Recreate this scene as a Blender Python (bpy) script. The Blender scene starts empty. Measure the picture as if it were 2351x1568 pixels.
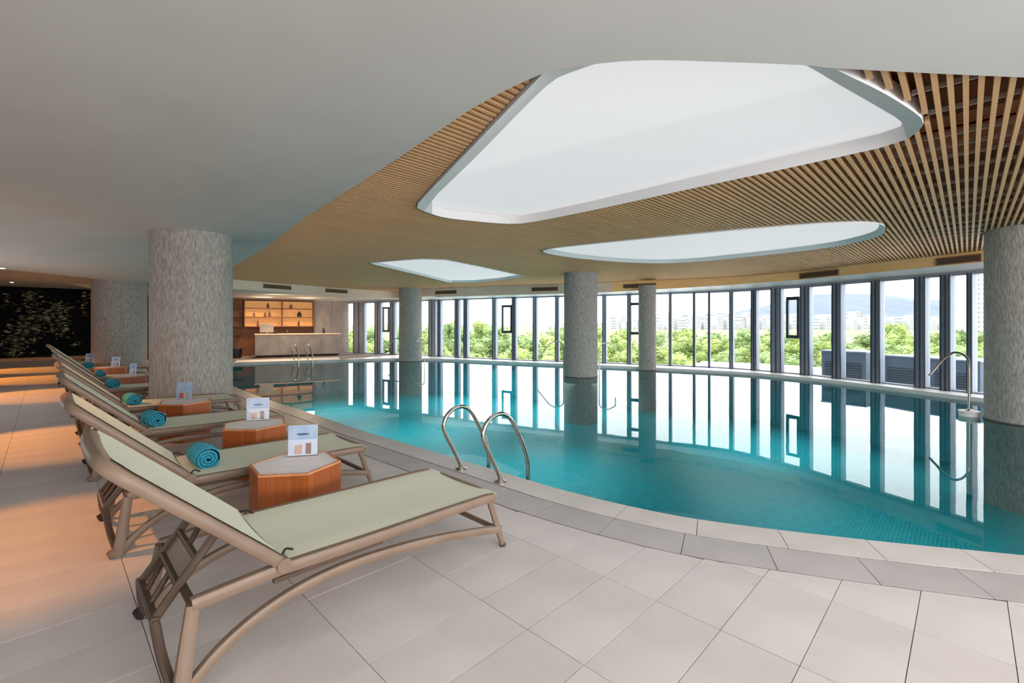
import bpy, bmesh, math, random
from mathutils import Vector, Matrix
random.seed(7)
S = bpy.context.scene
COL = S.collection
D = bpy.data

# ------------------------------------------------------------------ camera, sky, exposure, large lights
HC = 1.38                      # eye height
FPX = 1058.0                   # focal length in pixels of the 2351 px frame
cam = D.cameras.new('camera'); cam_o = D.objects.new('camera', cam); COL.objects.link(cam_o)
cam_o.location = (0, 0, HC); cam_o.rotation_euler = (math.pi/2, 0, 0)
cam.sensor_fit = 'HORIZONTAL'; cam.sensor_width = 36.0; cam.lens = FPX*36.0/2351.0
cam.shift_y = -40.0/2351.0; cam.clip_end = 8000; cam.clip_start = 0.05
S.camera = cam_o

SKY = 2.2
w = D.worlds.new('sky'); S.world = w; w.use_nodes = True
bg = w.node_tree.nodes['Background']
bg.inputs[0].default_value = (0.95, 0.975, 1.0, 1); bg.inputs[1].default_value = SKY
S.view_settings.view_transform = 'Standard'; S.view_settings.look = 'None'
S.view_settings.exposure = 1.22; S.view_settings.gamma = 1.0
S.view_settings.use_curve_mapping = False
S.cycles.max_bounces = 10; S.cycles.diffuse_bounces = 5; S.cycles.transparent_max_bounces = 16
S.cycles.sample_clamp_indirect = 6.0

def lamp(name, kind, loc, energy, color, target=None, size=0.3, spot=1.2, blend=0.6, size_y=None):
    l = D.lights.new(name, kind); l.energy = energy; l.color = color
    o = D.objects.new(name, l); COL.objects.link(o); o.location = loc
    if kind == 'AREA':
        l.size = size
        if size_y: l.shape = 'RECTANGLE'; l.size_y = size_y
    elif kind == 'SPOT':
        l.shadow_soft_size = size; l.spot_size = spot; l.spot_blend = blend
    else:
        l.shadow_soft_size = size
    if target is not None:
        o.rotation_euler = (Vector(target)-Vector(loc)).to_track_quat('-Z', 'Y').to_euler()
    return o
WARM = (1.0, 0.36, 0.05)
# added fill lights behind the camera, for the room and its ceiling
lamp('back_fill', 'AREA', (5.0, -4.7, 1.45), 500, (1, 0.98, 0.97), (3.0, 5.0, 2.4), 13.0, size_y=2.3)
lamp('ceiling_fill', 'AREA', (0.5, -2.6, 1.2), 48, (1, 0.97, 0.94), (0.5, 1.5, 2.78), 9.0, size_y=1.6)
# added warm fill lights that brighten the bar counter and its alcove
for q in ((-10.6, 19.6), (-9.0, 20.2)):
    lamp('bar_fill', 'AREA', (q[0], q[1], 2.46), 38, (1.0, 0.72, 0.48), (q[0]+0.3, q[1]-0.9, 0.4), 0.6)
lamp('bar_fill', 'AREA', (-8.9, 17.2, 2.46), 30, (1.0, 0.72, 0.48), (-8.9, 18.6, 0.4), 0.6)
lamp('overhead_fill', 'AREA', (2.7, 0.5, 2.70), 37, (1, 0.97, 0.97), (2.2, 2.2, 0), 4.6, size_y=2.4)  # added overhead fill for the near floor and loungers
# added fill lights under the water that brighten the teal
for lx, ly in ((0.5, 8.5), (-2.5, 11.5), (-5.5, 14.5), (1.5, 13.8), (4.5, 5.8), (5.2, 10.0), (-1.5, 15.8), (8.0, 4.2)):
    lamp('pool_fill', 'AREA', (lx, ly, -0.25), 1.6*ly-2.8, (0.9, 1, 1), (lx, ly, -2), 2.6)
lamp('ceiling_fill', 'AREA', (-10.0, 6.0, 1.1), 21, (0.97, 0.98, 1), (-7.5, 8.0, 2.7), 3.0, size_y=1.6)  # added fill aimed at the left ceiling, out of frame
# warm downlights along the left aisle (out of frame)
for (lx, ly, tx, ty, e) in ((-3.9, 2.75, -3.1, 2.85, 80), (-6.9, 5.2, -5.5, 5.4, 150), (-10.9, 8.7, -9.2, 9.0, 190),
                            (-13.8, 11.2, -12.0, 11.5, 210), (-16.5, 13.2, -14.6, 13.8, 230)):
    lamp('aisle_downlight', 'SPOT', (lx, ly, 2.45), e, WARM, (tx, ty, 0), 0.06, 0.82, 0.5)

# ------------------------------------------------------------------ geometry helpers
U = Vector((0.7032, 0.7110)); V = Vector((-0.7110, 0.7032))   # tile grid directions (u along loungers, v along the row)
def uv(s, n): return U*s + V*n
def unp(x, y, z):
    """pixel of the 2351x1568 frame -> point on the horizontal plane z"""
    d = FPX*(HC-z)/(y-744.0)
    return Vector(((x-1175.5)*d/FPX, d))
def unps(lst, z): return [unp(x, y, z) for x, y in lst]

def catmull(pts, n=8, closed=False):
    P = [Vector(p) for p in pts]; out = []; N = len(P)
    rng = range(N) if closed else range(N-1)
    for i in rng:
        p1, p2 = P[i], P[(i+1) % N]
        p0 = P[i-1] if (closed or i > 0) else p1*2-p2
        p3 = P[(i+2) % N] if (closed or i+2 < N) else p2*2-p1
        for k in range(n):
            t = k/n
            out.append(0.5*((2*p1)+(p2-p0)*t+(2*p0-5*p1+4*p2-p3)*t*t+(3*p1-p0-3*p2+p3)*t**3))
    if not closed: out.append(P[-1])
    return out
def lens(pts):
    L = [0.0]
    for a, b in zip(pts, pts[1:]): L.append(L[-1]+(b-a).length)
    return L
def at_len(pts, L, t):
    t = max(0, min(L[-1], t))
    for i in range(len(pts)-1):
        if t <= L[i+1] or i == len(pts)-2:
            f = (t-L[i])/max(1e-9, L[i+1]-L[i]); return pts[i].lerp(pts[i+1], f)
def resample(pts, n):
    L = lens(pts); return [at_len(pts, L, L[-1]*i/(n-1)) for i in range(n)]
def offset(pts, d):
    out = []
    for i, p in enumerate(pts):
        a = pts[max(0, i-1)]; b = pts[min(len(pts)-1, i+1)]
        t = (b-a).normalized(); out.append(p + Vector((t.y, -t.x))*d)   # +d = right of travel
    return out
def line_intervals(poly, o, d):
    """intervals of parameter t in which o+d*t is inside poly"""
    ts = []
    n = Vector((-d.y, d.x))
    for i in range(len(poly)):
        a = poly[i]-o; b = poly[(i+1) % len(poly)]-o
        sa, sb = a.dot(n), b.dot(n)
        if (sa > 0) != (sb > 0):
            f = sa/(sa-sb); ts.append((a+(b-a)*f).dot(d))
    ts.sort(); return [(ts[i], ts[i+1]) for i in range(0, len(ts)-1, 2)]
def subtract(iv, cut):
    out = []
    for a, b in iv:
        cur = [(a, b)]
        for c, e in cut:
            nxt = []
            for x, y in cur:
                if e <= x or c >= y: nxt.append((x, y)); continue
                if c > x: nxt.append((x, c))
                if e < y: nxt.append((e, y))
            cur = nxt
        out += cur
    return out
def inside(poly, p):
    c = False
    for i in range(len(poly)):
        a, b = poly[i], poly[i-1]
        if (a.y > p.y) != (b.y > p.y) and p.x < (b.x-a.x)*(p.y-a.y)/(b.y-a.y)+a.x: c = not c
    return c

class MB:
    def __init__(s): s.v = []; s.f = []
    def add(s, vs, fs):
        o = len(s.v); s.v += [tuple(v) for v in vs]; s.f += [tuple(i+o for i in f) for f in fs]; return s
    def box(s, c, size, rz=0.0, M=None):
        x, y, z = size[0]/2, size[1]/2, size[2]/2
        vs = [Vector((i*x, j*y, k*z)) for i in (-1, 1) for j in (-1, 1) for k in (-1, 1)]
        R = Matrix.Rotation(rz, 3, 'Z') if M is None else M
        vs = [R @ v + Vector(c) for v in vs]
        return s.add(vs, [(0,1,3,2),(4,6,7,5),(0,4,5,1),(2,3,7,6),(0,2,6,4),(1,5,7,3)])
    def tube(s, pts, r, n=8, ry=None, up=(0, 0, 1), rs=None, closed=False, power=1.0):
        """sweep an ellipse (r across, ry along up) through pts"""
        P = [Vector(p) for p in pts]; ry = r if ry is None else ry
        rings = []; N = len(P)
        for i, p in enumerate(P):
            a = P[i-1] if (i > 0 or closed) else p; b = P[(i+1) % N] if (i < N-1 or closed) else p
            t = (b-a).normalized(); upv = Vector(up)
            if abs(t.dot(upv)) > 0.97: upv = Vector((1, 0, 0)) if abs(t.x) < 0.9 else Vector((0, 1, 0))
            x = t.cross(upv).normalized(); y = x.cross(t).normalized()
            k = 1 if rs is None else rs[i]
            ring = []
            for j in range(n):
                an = 2*math.pi*(j+0.5)/n; ca, sa = math.cos(an), math.sin(an)
                if power != 1.0:
                    ca = math.copysign(abs(ca)**power, ca); sa = math.copysign(abs(sa)**power, sa)
                ring.append(p + x*ca*r*k + y*sa*ry*k)
            rings.append(ring)
        vs = [v for r_ in rings for v in r_]; fs = []
        for i in range(N if closed else N-1):
            for j in range(n):
                a = i*n+j; b = i*n+(j+1) % n; i2 = (i+1) % N
                fs.append((a, b, i2*n+(j+1) % n, i2*n+j))
        if not closed:
            fs.append(tuple(range(n-1, -1, -1))); fs.append(tuple((N-1)*n+j for j in range(n)))
        return s.add(vs, fs)
    def prism(s, poly, z0, z1):
        n = len(poly)
        ar = sum(poly[i-1][0]*poly[i][1]-poly[i][0]*poly[i-1][1] for i in range(n))
        if ar < 0: poly = list(reversed(poly))
        vs = [(p[0], p[1], z0) for p in poly]+[(p[0], p[1], z1) for p in poly]
        fs = [tuple(range(n-1, -1, -1)), tuple(range(n, 2*n))]
        fs += [(i, (i+1) % n, n+(i+1) % n, n+i) for i in range(n)]
        return s.add(vs, fs)
    def strip(s, A, B):
        """quads between two 3-D polylines of equal length"""
        n = len(A); return s.add(list(A)+list(B), [(i, i+1, n+i+1, n+i) for i in range(n-1)])
    def lathe(s, prof, c=(0, 0, 0), n=24):
        vs = []; m = len(prof)
        for r, z in prof:
            for j in range(n):
                a = 2*math.pi*j/n; vs.append((c[0]+r*math.cos(a), c[1]+r*math.sin(a), c[2]+z))
        fs = [(i*n+j, i*n+(j+1) % n, (i+1)*n+(j+1) % n, (i+1)*n+j) for i in range(m-1) for j in range(n)]
        fs.append(tuple(range(n-1, -1, -1))); fs.append(tuple((m-1)*n+j for j in range(n)))
        return s.add(vs, fs)
    def mesh(s, name, mat=None, smooth=False, bevel=0):
        me = D.meshes.new(name); me.from_pydata(s.v, [], s.f)
        if bevel:
            bm = bmesh.new(); bm.from_mesh(me)
            bmesh.ops.remove_doubles(bm, verts=bm.verts, dist=1e-5)
            ed = [e for e in bm.edges if len(e.link_faces) == 2 and e.calc_face_angle(0) > 0.6]
            bmesh.ops.bevel(bm, geom=ed, offset=bevel, segments=2, affect='EDGES', profile=0.5, clamp_overlap=True)
            bm.to_mesh(me); bm.free()
        if smooth:
            me.polygons.foreach_set('use_smooth', [True]*len(me.polygons))
            me.set_sharp_from_angle(angle=math.radians(40))
        if mat: me.materials.append(mat)
        me.update(); return me

def link(name, me, parent=None, loc=None, rz=None, **props):
    o = D.objects.new(name, me); COL.objects.link(o)
    if parent is not None: o.parent = parent
    if loc is not None: o.location = loc
    if rz is not None: o.rotation_euler = (0, 0, rz)
    for k, v in props.items(): o[k] = v
    return o
def obj(name, mb, mat, parent=None, smooth=False, bevel=0, **props):
    return link(name, mb.mesh(name, mat, smooth, bevel), parent, **props)
def empty(name, loc, label, cat, group=None, rz=0.0, kind=None):
    o = D.objects.new(name, None); COL.objects.link(o); o.location = loc; o.rotation_euler = (0, 0, rz)
    o.empty_display_size = 0.1
    if label: o['label'] = label
    if cat: o['category'] = cat
    if group: o['group'] = group
    if kind: o['kind'] = kind
    return o
def tag(o, label, cat, group=None, kind=None):
    o['label'] = label; o['category'] = cat
    if group: o['group'] = group
    if kind: o['kind'] = kind
    return o
def copy_tree(o, parent=None):
    c = o.copy(); COL.objects.link(c)
    if parent is not None: c.parent = parent
    for ch in list(o.children): copy_tree(ch, c)
    return c
def fill(loops, z, name, mat, flip=False):
    """flat triangulated surface bounded by the loops (holes allowed)"""
    bm = bmesh.new()
    for lp in loops:
        vs = [bm.verts.new((p[0], p[1], z)) for p in lp]
        for i in range(len(vs)): bm.edges.new((vs[i-1], vs[i]))
    bmesh.ops.triangle_fill(bm, use_beauty=True, use_dissolve=False, edges=bm.edges[:])
    for f in bm.faces:
        f.normal_update()
        if (f.normal.z < 0) != flip: f.normal_flip()
    me = D.meshes.new(name); bm.to_mesh(me); bm.free()
    if mat: me.materials.append(mat)
    return me

# ------------------------------------------------------------------ materials
def srgb(r, g, b):
    f = lambda c: (c/255/12.92) if c/255 <= 0.04045 else ((c/255+0.055)/1.055)**2.4
    return (f(r), f(g), f(b), 1)
def mat(name, c1, c2=None, rough=0.5, scale=(4, 4, 4), detail=4, lo=0.35, hi=0.65, bump=0.0, metallic=0.0,
        rnd=0.0, spec=0.5, wave=None, emit=None, bscale=None):
    m = D.materials.new(name); m.use_nodes = True
    nt = m.node_tree; N = nt.nodes; L = nt.links; b = N['Principled BSDF']
    b.inputs['Roughness'].default_value = rough; b.inputs['Metallic'].default_value = metallic
    b.inputs['Specular IOR Level'].default_value = spec
    b.inputs['Base Color'].default_value = c1
    if c2 is not None:
        tc = N.new('ShaderNodeTexCoord'); mp = N.new('ShaderNodeMapping'); mp.inputs['Scale'].default_value = scale
        L.new(tc.outputs['Object'], mp.inputs['Vector'])
        if wave:
            tx = N.new('ShaderNodeTexWave'); tx.inputs['Scale'].default_value = wave[0]
            tx.inputs['Distortion'].default_value = wave[1]; tx.inputs['Detail'].default_value = detail
            tx.inputs['Detail Scale'].default_value = 1.5; out = tx.outputs['Fac']
        else:
            tx = N.new('ShaderNodeTexNoise'); tx.inputs['Scale'].default_value = 1.0
            tx.inputs['Detail'].default_value = detail; out = tx.outputs['Fac']
        L.new(mp.outputs['Vector'], tx.inputs['Vector'])
        cr = N.new('ShaderNodeValToRGB'); cr.color_ramp.elements[0].position = lo; cr.color_ramp.elements[1].position = hi
        cr.color_ramp.elements[0].color = c1; cr.color_ramp.elements[1].color = c2
        L.new(out, cr.inputs['Fac']); col = cr.outputs['Color']
        if rnd:
            oi = N.new('ShaderNodeObjectInfo'); mr = N.new('ShaderNodeMapRange')
            mr.inputs['To Min'].default_value = 1-rnd; mr.inputs['To Max'].default_value = 1+rnd
            hs = N.new('ShaderNodeHueSaturation')
            L.new(oi.outputs['Random'], mr.inputs['Value']); L.new(mr.outputs['Result'], hs.inputs['Value'])
            L.new(col, hs.inputs['Color']); col = hs.outputs['Color']
        L.new(col, b.inputs['Base Color'])
        if bump:
            bp = N.new('ShaderNodeBump'); bp.inputs['Strength'].default_value = bump; bp.inputs['Distance'].default_value = 0.01
            L.new(out, bp.inputs['Height']); L.new(bp.outputs['Normal'], b.inputs['Normal'])
    if emit:
        b.inputs['Emission Color'].default_value = emit[0]; b.inputs['Emission Strength'].default_value = emit[1]
    return m
def fresnel_clear(name, ior, tint, rough, bump=None):
    """clear sheet: fresnel reflection over a tinted see-through base"""
    m = D.materials.new(name); m.use_nodes = True; nt = m.node_tree; N = nt.nodes; L = nt.links
    N.remove(N['Principled BSDF'])
    fr = N.new('ShaderNodeFresnel'); fr.inputs['IOR'].default_value = ior
    if not bump:      # thin sheet: the same reflectance on its front and back face (no refraction inside)
        ge = N.new('ShaderNodeNewGeometry'); mr = N.new('ShaderNodeMapRange')
        mr.inputs['To Min'].default_value = ior; mr.inputs['To Max'].default_value = 1.0/ior
        L.new(ge.outputs['Backfacing'], mr.inputs['Value']); L.new(mr.outputs['Result'], fr.inputs['IOR'])
    g = N.new('ShaderNodeBsdfGlossy'); g.inputs['Roughness'].default_value = rough
    t = N.new('ShaderNodeBsdfTransparent'); t.inputs['Color'].default_value = tint
    mx = N.new('ShaderNodeMixShader'); L.new(fr.outputs[0], mx.inputs[0]); L.new(t.outputs[0], mx.inputs[1]); L.new(g.outputs[0], mx.inputs[2])
    if bump:
        tc = N.new('ShaderNodeTexCoord'); nz = N.new('ShaderNodeTexNoise'); nz.inputs['Scale'].default_value = bump[0]
        nz.inputs['Detail'].default_value = 2
        bp = N.new('ShaderNodeBump'); bp.inputs['Strength'].default_value = bump[1]; bp.inputs['Distance'].default_value = bump[2]
        L.new(tc.outputs['Object'], nz.inputs['Vector']); L.new(nz.outputs['Fac'], bp.inputs['Height'])
        L.new(bp.outputs['Normal'], g.inputs['Normal']); L.new(bp.outputs['Normal'], fr.inputs['Normal'])
    L.new(mx.outputs[0], N['Material Output'].inputs['Surface'])
    return m
M = {}
M['tile'] = mat('stone_tile', srgb(204, 196, 195), srgb(219, 212, 211), 0.42, (2.2, 2.2, 2.2), 5, 0.3, 0.7, 0.03, rnd=0.03, spec=0.35)
M['grout'] = mat('grout', srgb(112, 102, 98), srgb(122, 114, 110), 0.9, (9, 9, 9))
M['coping'] = mat('coping_stone', srgb(200, 193, 190), srgb(214, 207, 204), 0.38, (3, 3, 3), 5, 0.3, 0.7, 0.03, rnd=0.03, spec=0.4)
M['drain'] = mat('grey_coping_stone', srgb(176, 170, 170), srgb(190, 184, 183), 0.38, (3, 3, 3), 5, 0.3, 0.7, 0.03, rnd=0.03, spec=0.4)
M['slot'] = mat('dark_slot', srgb(52, 44, 42), srgb(60, 52, 50), 0.8, (9, 9, 9))
M['ceiling'] = mat('ceiling_paint', srgb(196, 196, 193), srgb(200, 200, 197), 0.85, (1.5, 1.5, 1.5), 2)
M['slat'] = mat('pale_oak', srgb(194, 146, 98), srgb(216, 172, 126), 0.5, (14, 60, 60), 4, 0.3, 0.7, rnd=0.06)
M['backing'] = mat('dark_brown_board', srgb(110, 64, 32), srgb(150, 92, 50), 0.7, (2, 2, 2), 3)
M['backing2'] = mat('brown_board', srgb(188, 120, 70), srgb(212, 146, 94), 0.6, (2, 2, 2), 3)
M['rail'] = mat('pale_metal_rail', srgb(200, 190, 180), None, 0.4, metallic=0.3)
M['rim'] = mat('light_rim_paint', srgb(206, 206, 206), srgb(210, 210, 210), 0.6, (2, 2, 2))
M['panel'] = mat('stretch_light', (0.3, 0.29, 0.29, 1), None, 0.6, emit=((0.97, 0.98, 1, 1), 0.25))
M['panel2'] = mat('stretch_light_upper', (0.3, 0.29, 0.29, 1), None, 0.6, emit=((0.97, 0.98, 1, 1), 0.27))  # lighter tone across the panel's fold put into the emission
M['column'] = mat('ribbed_grey_plaster', srgb(132, 127, 121), srgb(176, 171, 166), 0.8, (60, 60, 11), 5, 0.33, 0.66, 0.4)
M['colband'] = mat('dark_band', srgb(84, 80, 76), srgb(96, 92, 88), 0.6, (8, 8, 8))
M['teal'] = mat('teal_mosaic', srgb(0, 158, 172), srgb(16, 176, 188), 0.4, (9, 9, 9), 3)
M['water'] = fresnel_clear('pool_water', 1.24, (0.78, 0.97, 0.98, 1), 0.0, (1.1, 0.06, 0.02))
M['glass'] = fresnel_clear('window_glass', 1.45, (0.95, 0.975, 0.97, 1), 0.0)
M['frame'] = mat('window_frame_grey', srgb(142, 149, 166), srgb(152, 158, 174), 0.45, (3, 3, 3))
M['framedark'] = mat('window_frame_dark', srgb(52, 60, 76), srgb(60, 68, 84), 0.4, (3, 3, 3))
M['sill'] = mat('white_sill', srgb(226, 221, 220), srgb(234, 230, 229), 0.4, (3, 3, 3))
M['fascia'] = mat('cream_fascia', srgb(226, 204, 184), srgb(232, 212, 194), 0.6, (2, 2, 2))
M['fascia2'] = mat('warm_lit_fascia', srgb(250, 196, 132), srgb(253, 208, 148), 0.5, (1, 1, 6), 3)  # warm light along the right fascia put into its base colour
M['vent'] = mat('brown_vent', srgb(128, 96, 72), srgb(140, 106, 80), 0.6, (4, 4, 4))
M['ventdark'] = mat('vent_dark', srgb(70, 50, 38), None, 0.7)
M['resin'] = mat('taupe_resin', srgb(122, 102, 87), srgb(131, 111, 95), 0.42, (6, 6, 6), 3, spec=0.4)
M['resindark'] = mat('brown_resin', srgb(70, 53, 41), srgb(79, 61, 48), 0.45, (6, 6, 6), 3)
M['rubber'] = mat('black_rubber', srgb(26, 24, 24), None, 0.6)
M['sling'] = mat('sage_sling', srgb(218, 219, 198), srgb(226, 227, 207), 0.75, (260, 260, 260), 2, 0.4, 0.6, 0.05)
M['towel'] = mat('blue_towel', srgb(36, 146, 176), srgb(80, 184, 210), 0.95, (60, 60, 60), 3, 0.3, 0.7, 0.7)
M['toweldark'] = mat('blue_towel_edge', srgb(30, 130, 158), srgb(56, 158, 184), 0.95, (80, 80, 80), 3, 0.3, 0.7, 0.6)
M['wood'] = mat('orange_teak', srgb(132, 62, 22), srgb(178, 98, 44), 0.4, (26, 26, 1.2), 5, 0.3, 0.72, 0.05, rnd=0.10)
M['woodtrim'] = mat('teak_trim', srgb(196, 128, 84), srgb(210, 146, 102), 0.45, (10, 10, 10), 4)
M['marble'] = mat('pale_marble', srgb(238, 231, 229), srgb(247, 242, 240), 0.55, (5, 9, 5), 6, 0.35, 0.65)
M['steel'] = mat('polished_steel', srgb(196, 190, 178), None, 0.16, metallic=1.0)
M['acrylic'] = fresnel_clear('clear_acrylic', 1.45, (0.985, 0.99, 1, 1), 0.02)
M['concrete'] = mat('grey_stone_panel', srgb(150, 141, 136), srgb(178, 169, 164), 0.7, (3, 3, 2), 6, 0.3, 0.7, 0.08, rnd=0.05)
M['countertop'] = mat('pale_wood_top', srgb(240, 206, 166), srgb(248, 220, 186), 0.5, (6, 6, 6))
M['dark'] = mat('dark_recess', srgb(58, 40, 30), srgb(66, 46, 36), 0.6, (3, 3, 3))
M['shelfwood'] = mat('warm_shelf_wood', srgb(186, 126, 74), srgb(204, 144, 90), 0.6, (3, 3, 12), 4)
M['shelfdark'] = mat('shelf_edge_wood', srgb(110, 66, 34), srgb(124, 76, 42), 0.6, (3, 3, 12), 4)
M['glowpanel'] = mat('backlit_panel', srgb(200, 140, 84), srgb(214, 154, 98), 0.6, (3, 3, 12), 4, emit=((1.0, 0.52, 0.17, 1), 0.11))
M['led'] = mat('warm_led', (1, 0.8, 0.5, 1), None, 0.5, emit=((1.0, 0.60, 0.25, 1), 6.0))
M['lampglow'] = mat('lamp_glow', (1, 0.95, 0.85, 1), None, 0.5, emit=((1.0, 0.92, 0.8, 1), 8.0))
M['black'] = mat('black_panel', srgb(5, 5, 6), srgb(9, 9, 9), 0.7, (2, 2, 2), spec=0.15)
M['leafdark'] = mat('dim_leaves', srgb(70, 68, 40), srgb(196, 186, 150), 0.6, (7, 7, 7), 3)
M['leaf'] = mat('fresh_green_leaves', srgb(122, 140, 76), srgb(172, 184, 112), 0.8, (1.3, 1.3, 1.3), 5, 0.3, 0.7, rnd=0.12)
M['leaf2'] = mat('mid_green_leaves', srgb(110, 132, 82), srgb(158, 172, 114), 0.8, (1.3, 1.3, 1.3), 5, 0.3, 0.7, rnd=0.12)
M['bark'] = mat('bark', srgb(80, 66, 50), srgb(100, 84, 64), 0.9, (5, 5, 5))
M['lawn'] = mat('lawn', srgb(112, 124, 78), srgb(138, 146, 104), 0.9, (0.05, 0.05, 0.05), 6)
M['hill'] = mat('hazy_hill', srgb(96, 104, 116), srgb(102, 110, 121), 0.95, (0.004, 0.004, 0.004), 4)  # distance haze put into the bluish base colour
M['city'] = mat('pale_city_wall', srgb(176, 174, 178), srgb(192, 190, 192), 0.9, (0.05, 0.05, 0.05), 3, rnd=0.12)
M['citywin'] = mat('city_window', srgb(128, 130, 138), None, 0.5)
M['plant'] = mat('blue_grey_cladding', srgb(76, 86, 102), srgb(84, 94, 110), 0.6, (2, 2, 2))
M['louver'] = mat('dark_louver', srgb(40, 48, 60), srgb(48, 56, 68), 0.5, (2, 2, 2))
M['wallpaint'] = mat('wall_paint', srgb(190, 182, 174), srgb(196, 188, 180), 0.8, (2, 2, 2))
M['paper'] = mat('poster_paper', srgb(206, 212, 228), srgb(214, 218, 230), 0.5, (8, 8, 8))
M['papersky'] = mat('poster_sky', srgb(158, 184, 216), srgb(186, 202, 226), 0.5, (12, 12, 12))
M['paperink'] = mat('poster_ink', srgb(70, 86, 116), None, 0.5)
M['papertan'] = mat('poster_tan', srgb(198, 166, 150), srgb(206, 176, 160), 0.5, (20, 20, 20))
M['paperbrown'] = mat('poster_brown', srgb(142, 112, 106), srgb(154, 124, 116), 0.5, (20, 20, 20))
M['paperred'] = mat('poster_red', srgb(206, 92, 58), srgb(216, 108, 70), 0.5, (20, 20, 20))
M['monitor'] = mat('grey_monitor', srgb(176, 172, 168), srgb(182, 178, 174), 0.5, (4, 4, 4))
M['bottle'] = mat('brown_bottle', srgb(96, 58, 34), srgb(112, 68, 40), 0.3, (9, 9, 9))

# ------------------------------------------------------------------ plan curves
ZW, ZC, ZWOOD = -0.08, 2.78, 2.80
I_pts = [(-8.7, 13.3), (-7.5, 11.75), (-6.17, 10.2), (-4.6, 8.55), (-3.26, 7.26), (-1.99, 6.0), (-1.40, 5.47), (-0.738, 4.867), (0.149, 4.06),
         (0.371, 3.86), (0.80, 3.54), (1.231, 3.285), (1.694, 3.11), (2.359, 2.91), (2.895, 2.78), (3.4, 2.66), (5, 2.36), (7, 2.08), (9.9, 1.85)]
I = catmull(I_pts, 6)
W_pts = [(-7.95, 22.4), (-6.2, 21.5), (-5.0, 20.8), (-3.26, 19.7), (-0.43, 18.0), (1.67, 16.97), (3.45, 16.2), (5.37, 15.2), (6.9, 14.2),
         (7.66, 13.05), (8.08, 12.3), (8.34, 11.5), (8.65, 10.67), (9.0, 9.77), (9.18, 9.25), (9.8, 7.45), (10.7, 4.95), (11.4, 1), (11.9, -4)]
W = catmull(W_pts, 8); WL = lens(W)
F_pts = [(-4.5, 19.9), (-3.5, 18.75), (-0.65, 17.35), (1.75, 16.4), (3.15, 15.75), (5.2, 14.75), (6.7, 13.95), (7.48, 12.95), (7.93, 12.2), (8.18, 11.45),
         (8.49, 10.62), (8.84, 9.72), (9.02, 9.22), (9.64, 7.4), (10.55, 4.9), (11.25, 1), (11.75, -4)]
F = catmull(F_pts, 8)
FL_pts = [(-9.6, 13.5), (-8.9, 14.7), (-7.5, 17.1), (-5.75, 19.6), (-5.0, 20.1), (-4.5, 19.9)]   # left run of the fascia, at the bar
FLc = catmull(FL_pts, 6)
far_pts = [(10.2, 3.1), (9.9, 4.6), (9.35, 6.2), (8.85, 8.3), (8.53, 9.26), (8.2, 10.4), (7.72, 11.65), (7.1, 12.75), (6.4, 13.45), (5.0, 14.35), (3.27, 15.35),
           (1.3, 16.25), (-0.8, 17.3), (-2.3, 18.15), (-3.6, 18.55), (-4.7, 18.6), (-6.7, 18.0)]
far = catmull(far_pts, 6)
left = [Vector((-6.7, 18.0)), Vector((-9.98, 16.5))]
POOL = I + far[:-1] + left
MID = offset(I, 0.26); OUT = offset(I, 0.56)

# wall / roof outline
ROOM = [Vector(p) for p in offset(W, -0.35)] + [Vector((12.2, -5)), Vector((-22, -5)), Vector((-26, 9.5)), Vector((-13.4, 22.6)), Vector((-9.0, 23.6))]

# ------------------------------------------------------------------ floor, tiles, coping
floor = link('floor', fill([[Vector(p) for p in W] + [Vector((11.9, -5)), Vector((-22, -5)), Vector((-26, 9.5)), Vector((-13, 22.9)), Vector((-8.6, 23.0))], POOL],
                           -0.012, 'floor', M['grout']), kind='structure')
def clip_half(poly, p, n):
    out = []
    for i in range(len(poly)):
        a, b = poly[i-1], poly[i]; sa, sb = (a-p).dot(n), (b-p).dot(n)
        if sa >= 0: out.append(a)
        if (sa >= 0) != (sb >= 0): out.append(a+(b-a)*(sa/(sa-sb)))
    return out
DECK = offset(I, 0.569)
def deck_clip(poly):
    c = sum(poly, Vector((0, 0)))/len(poly)
    for _ in range(2):
        if len(poly) < 3: return None
        c = sum(poly, Vector((0, 0)))/len(poly)
        best = min(range(len(DECK)-1), key=lambda i: ((DECK[i]+DECK[i+1])/2-c).length)
        a, b = DECK[best], DECK[best+1]; t = (b-a).normalized()
        poly = clip_half(poly, a, Vector((t.y, -t.x)))
    if len(poly) < 3: return None
    ar = abs(sum(poly[i-1].x*poly[i].y-poly[i].x*poly[i-1].y for i in range(len(poly))))/2
    return poly if ar > 0.002 else None
tiles = []
TS, TN = 0.609, 0.311
for i in range(-36, 34):
    for j in range(-40, 96):
        s0 = 0.312+TS*i; n0 = 0.1716+TN*j; g = 0.0016
        q = [uv(s0+g, n0+g), uv(s0+TS-g, n0+g), uv(s0+TS-g, n0+TN-g), uv(s0+g, n0+TN-g)]
        c = uv(s0+TS/2, n0+TN/2)
        if c.y < -4.6 or c.x < -21.4-(c.y+5)*0.27 or c.x > 11.5 or (c-Vector((-26, 9.5))).dot(Vector((0.72, -0.694))) < 0.1 or c.y > 17.6: continue
        p = deck_clip(q)
        if p is None: continue
        vis = c.y > 1.2 and abs(c.x) < 1.15*c.y+0.3
        tiles.append((c.length+(0 if vis else 1000), p, len(p) == 4 and abs((p[0]-q[0]).length) < 1e-6))
tiles.sort(key=lambda t: t[0])
far_tiles = MB()
for k, (dist, p, whole) in enumerate(tiles):
    mb = MB() if k < 290 else far_tiles
    if k < 290:
        c = sum(p, Vector((0, 0)))/len(p)
        mb.prism([q-c for q in p], -0.011, 0)
        link('tile', mb.mesh('tile', M['tile']), floor, loc=(c.x, c.y, random.uniform(-0.0006, 0.0006)))
    else: mb.prism(p, -0.011, 0)
obj('tile', far_tiles, M['tile'], floor, kind='stuff')

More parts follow.
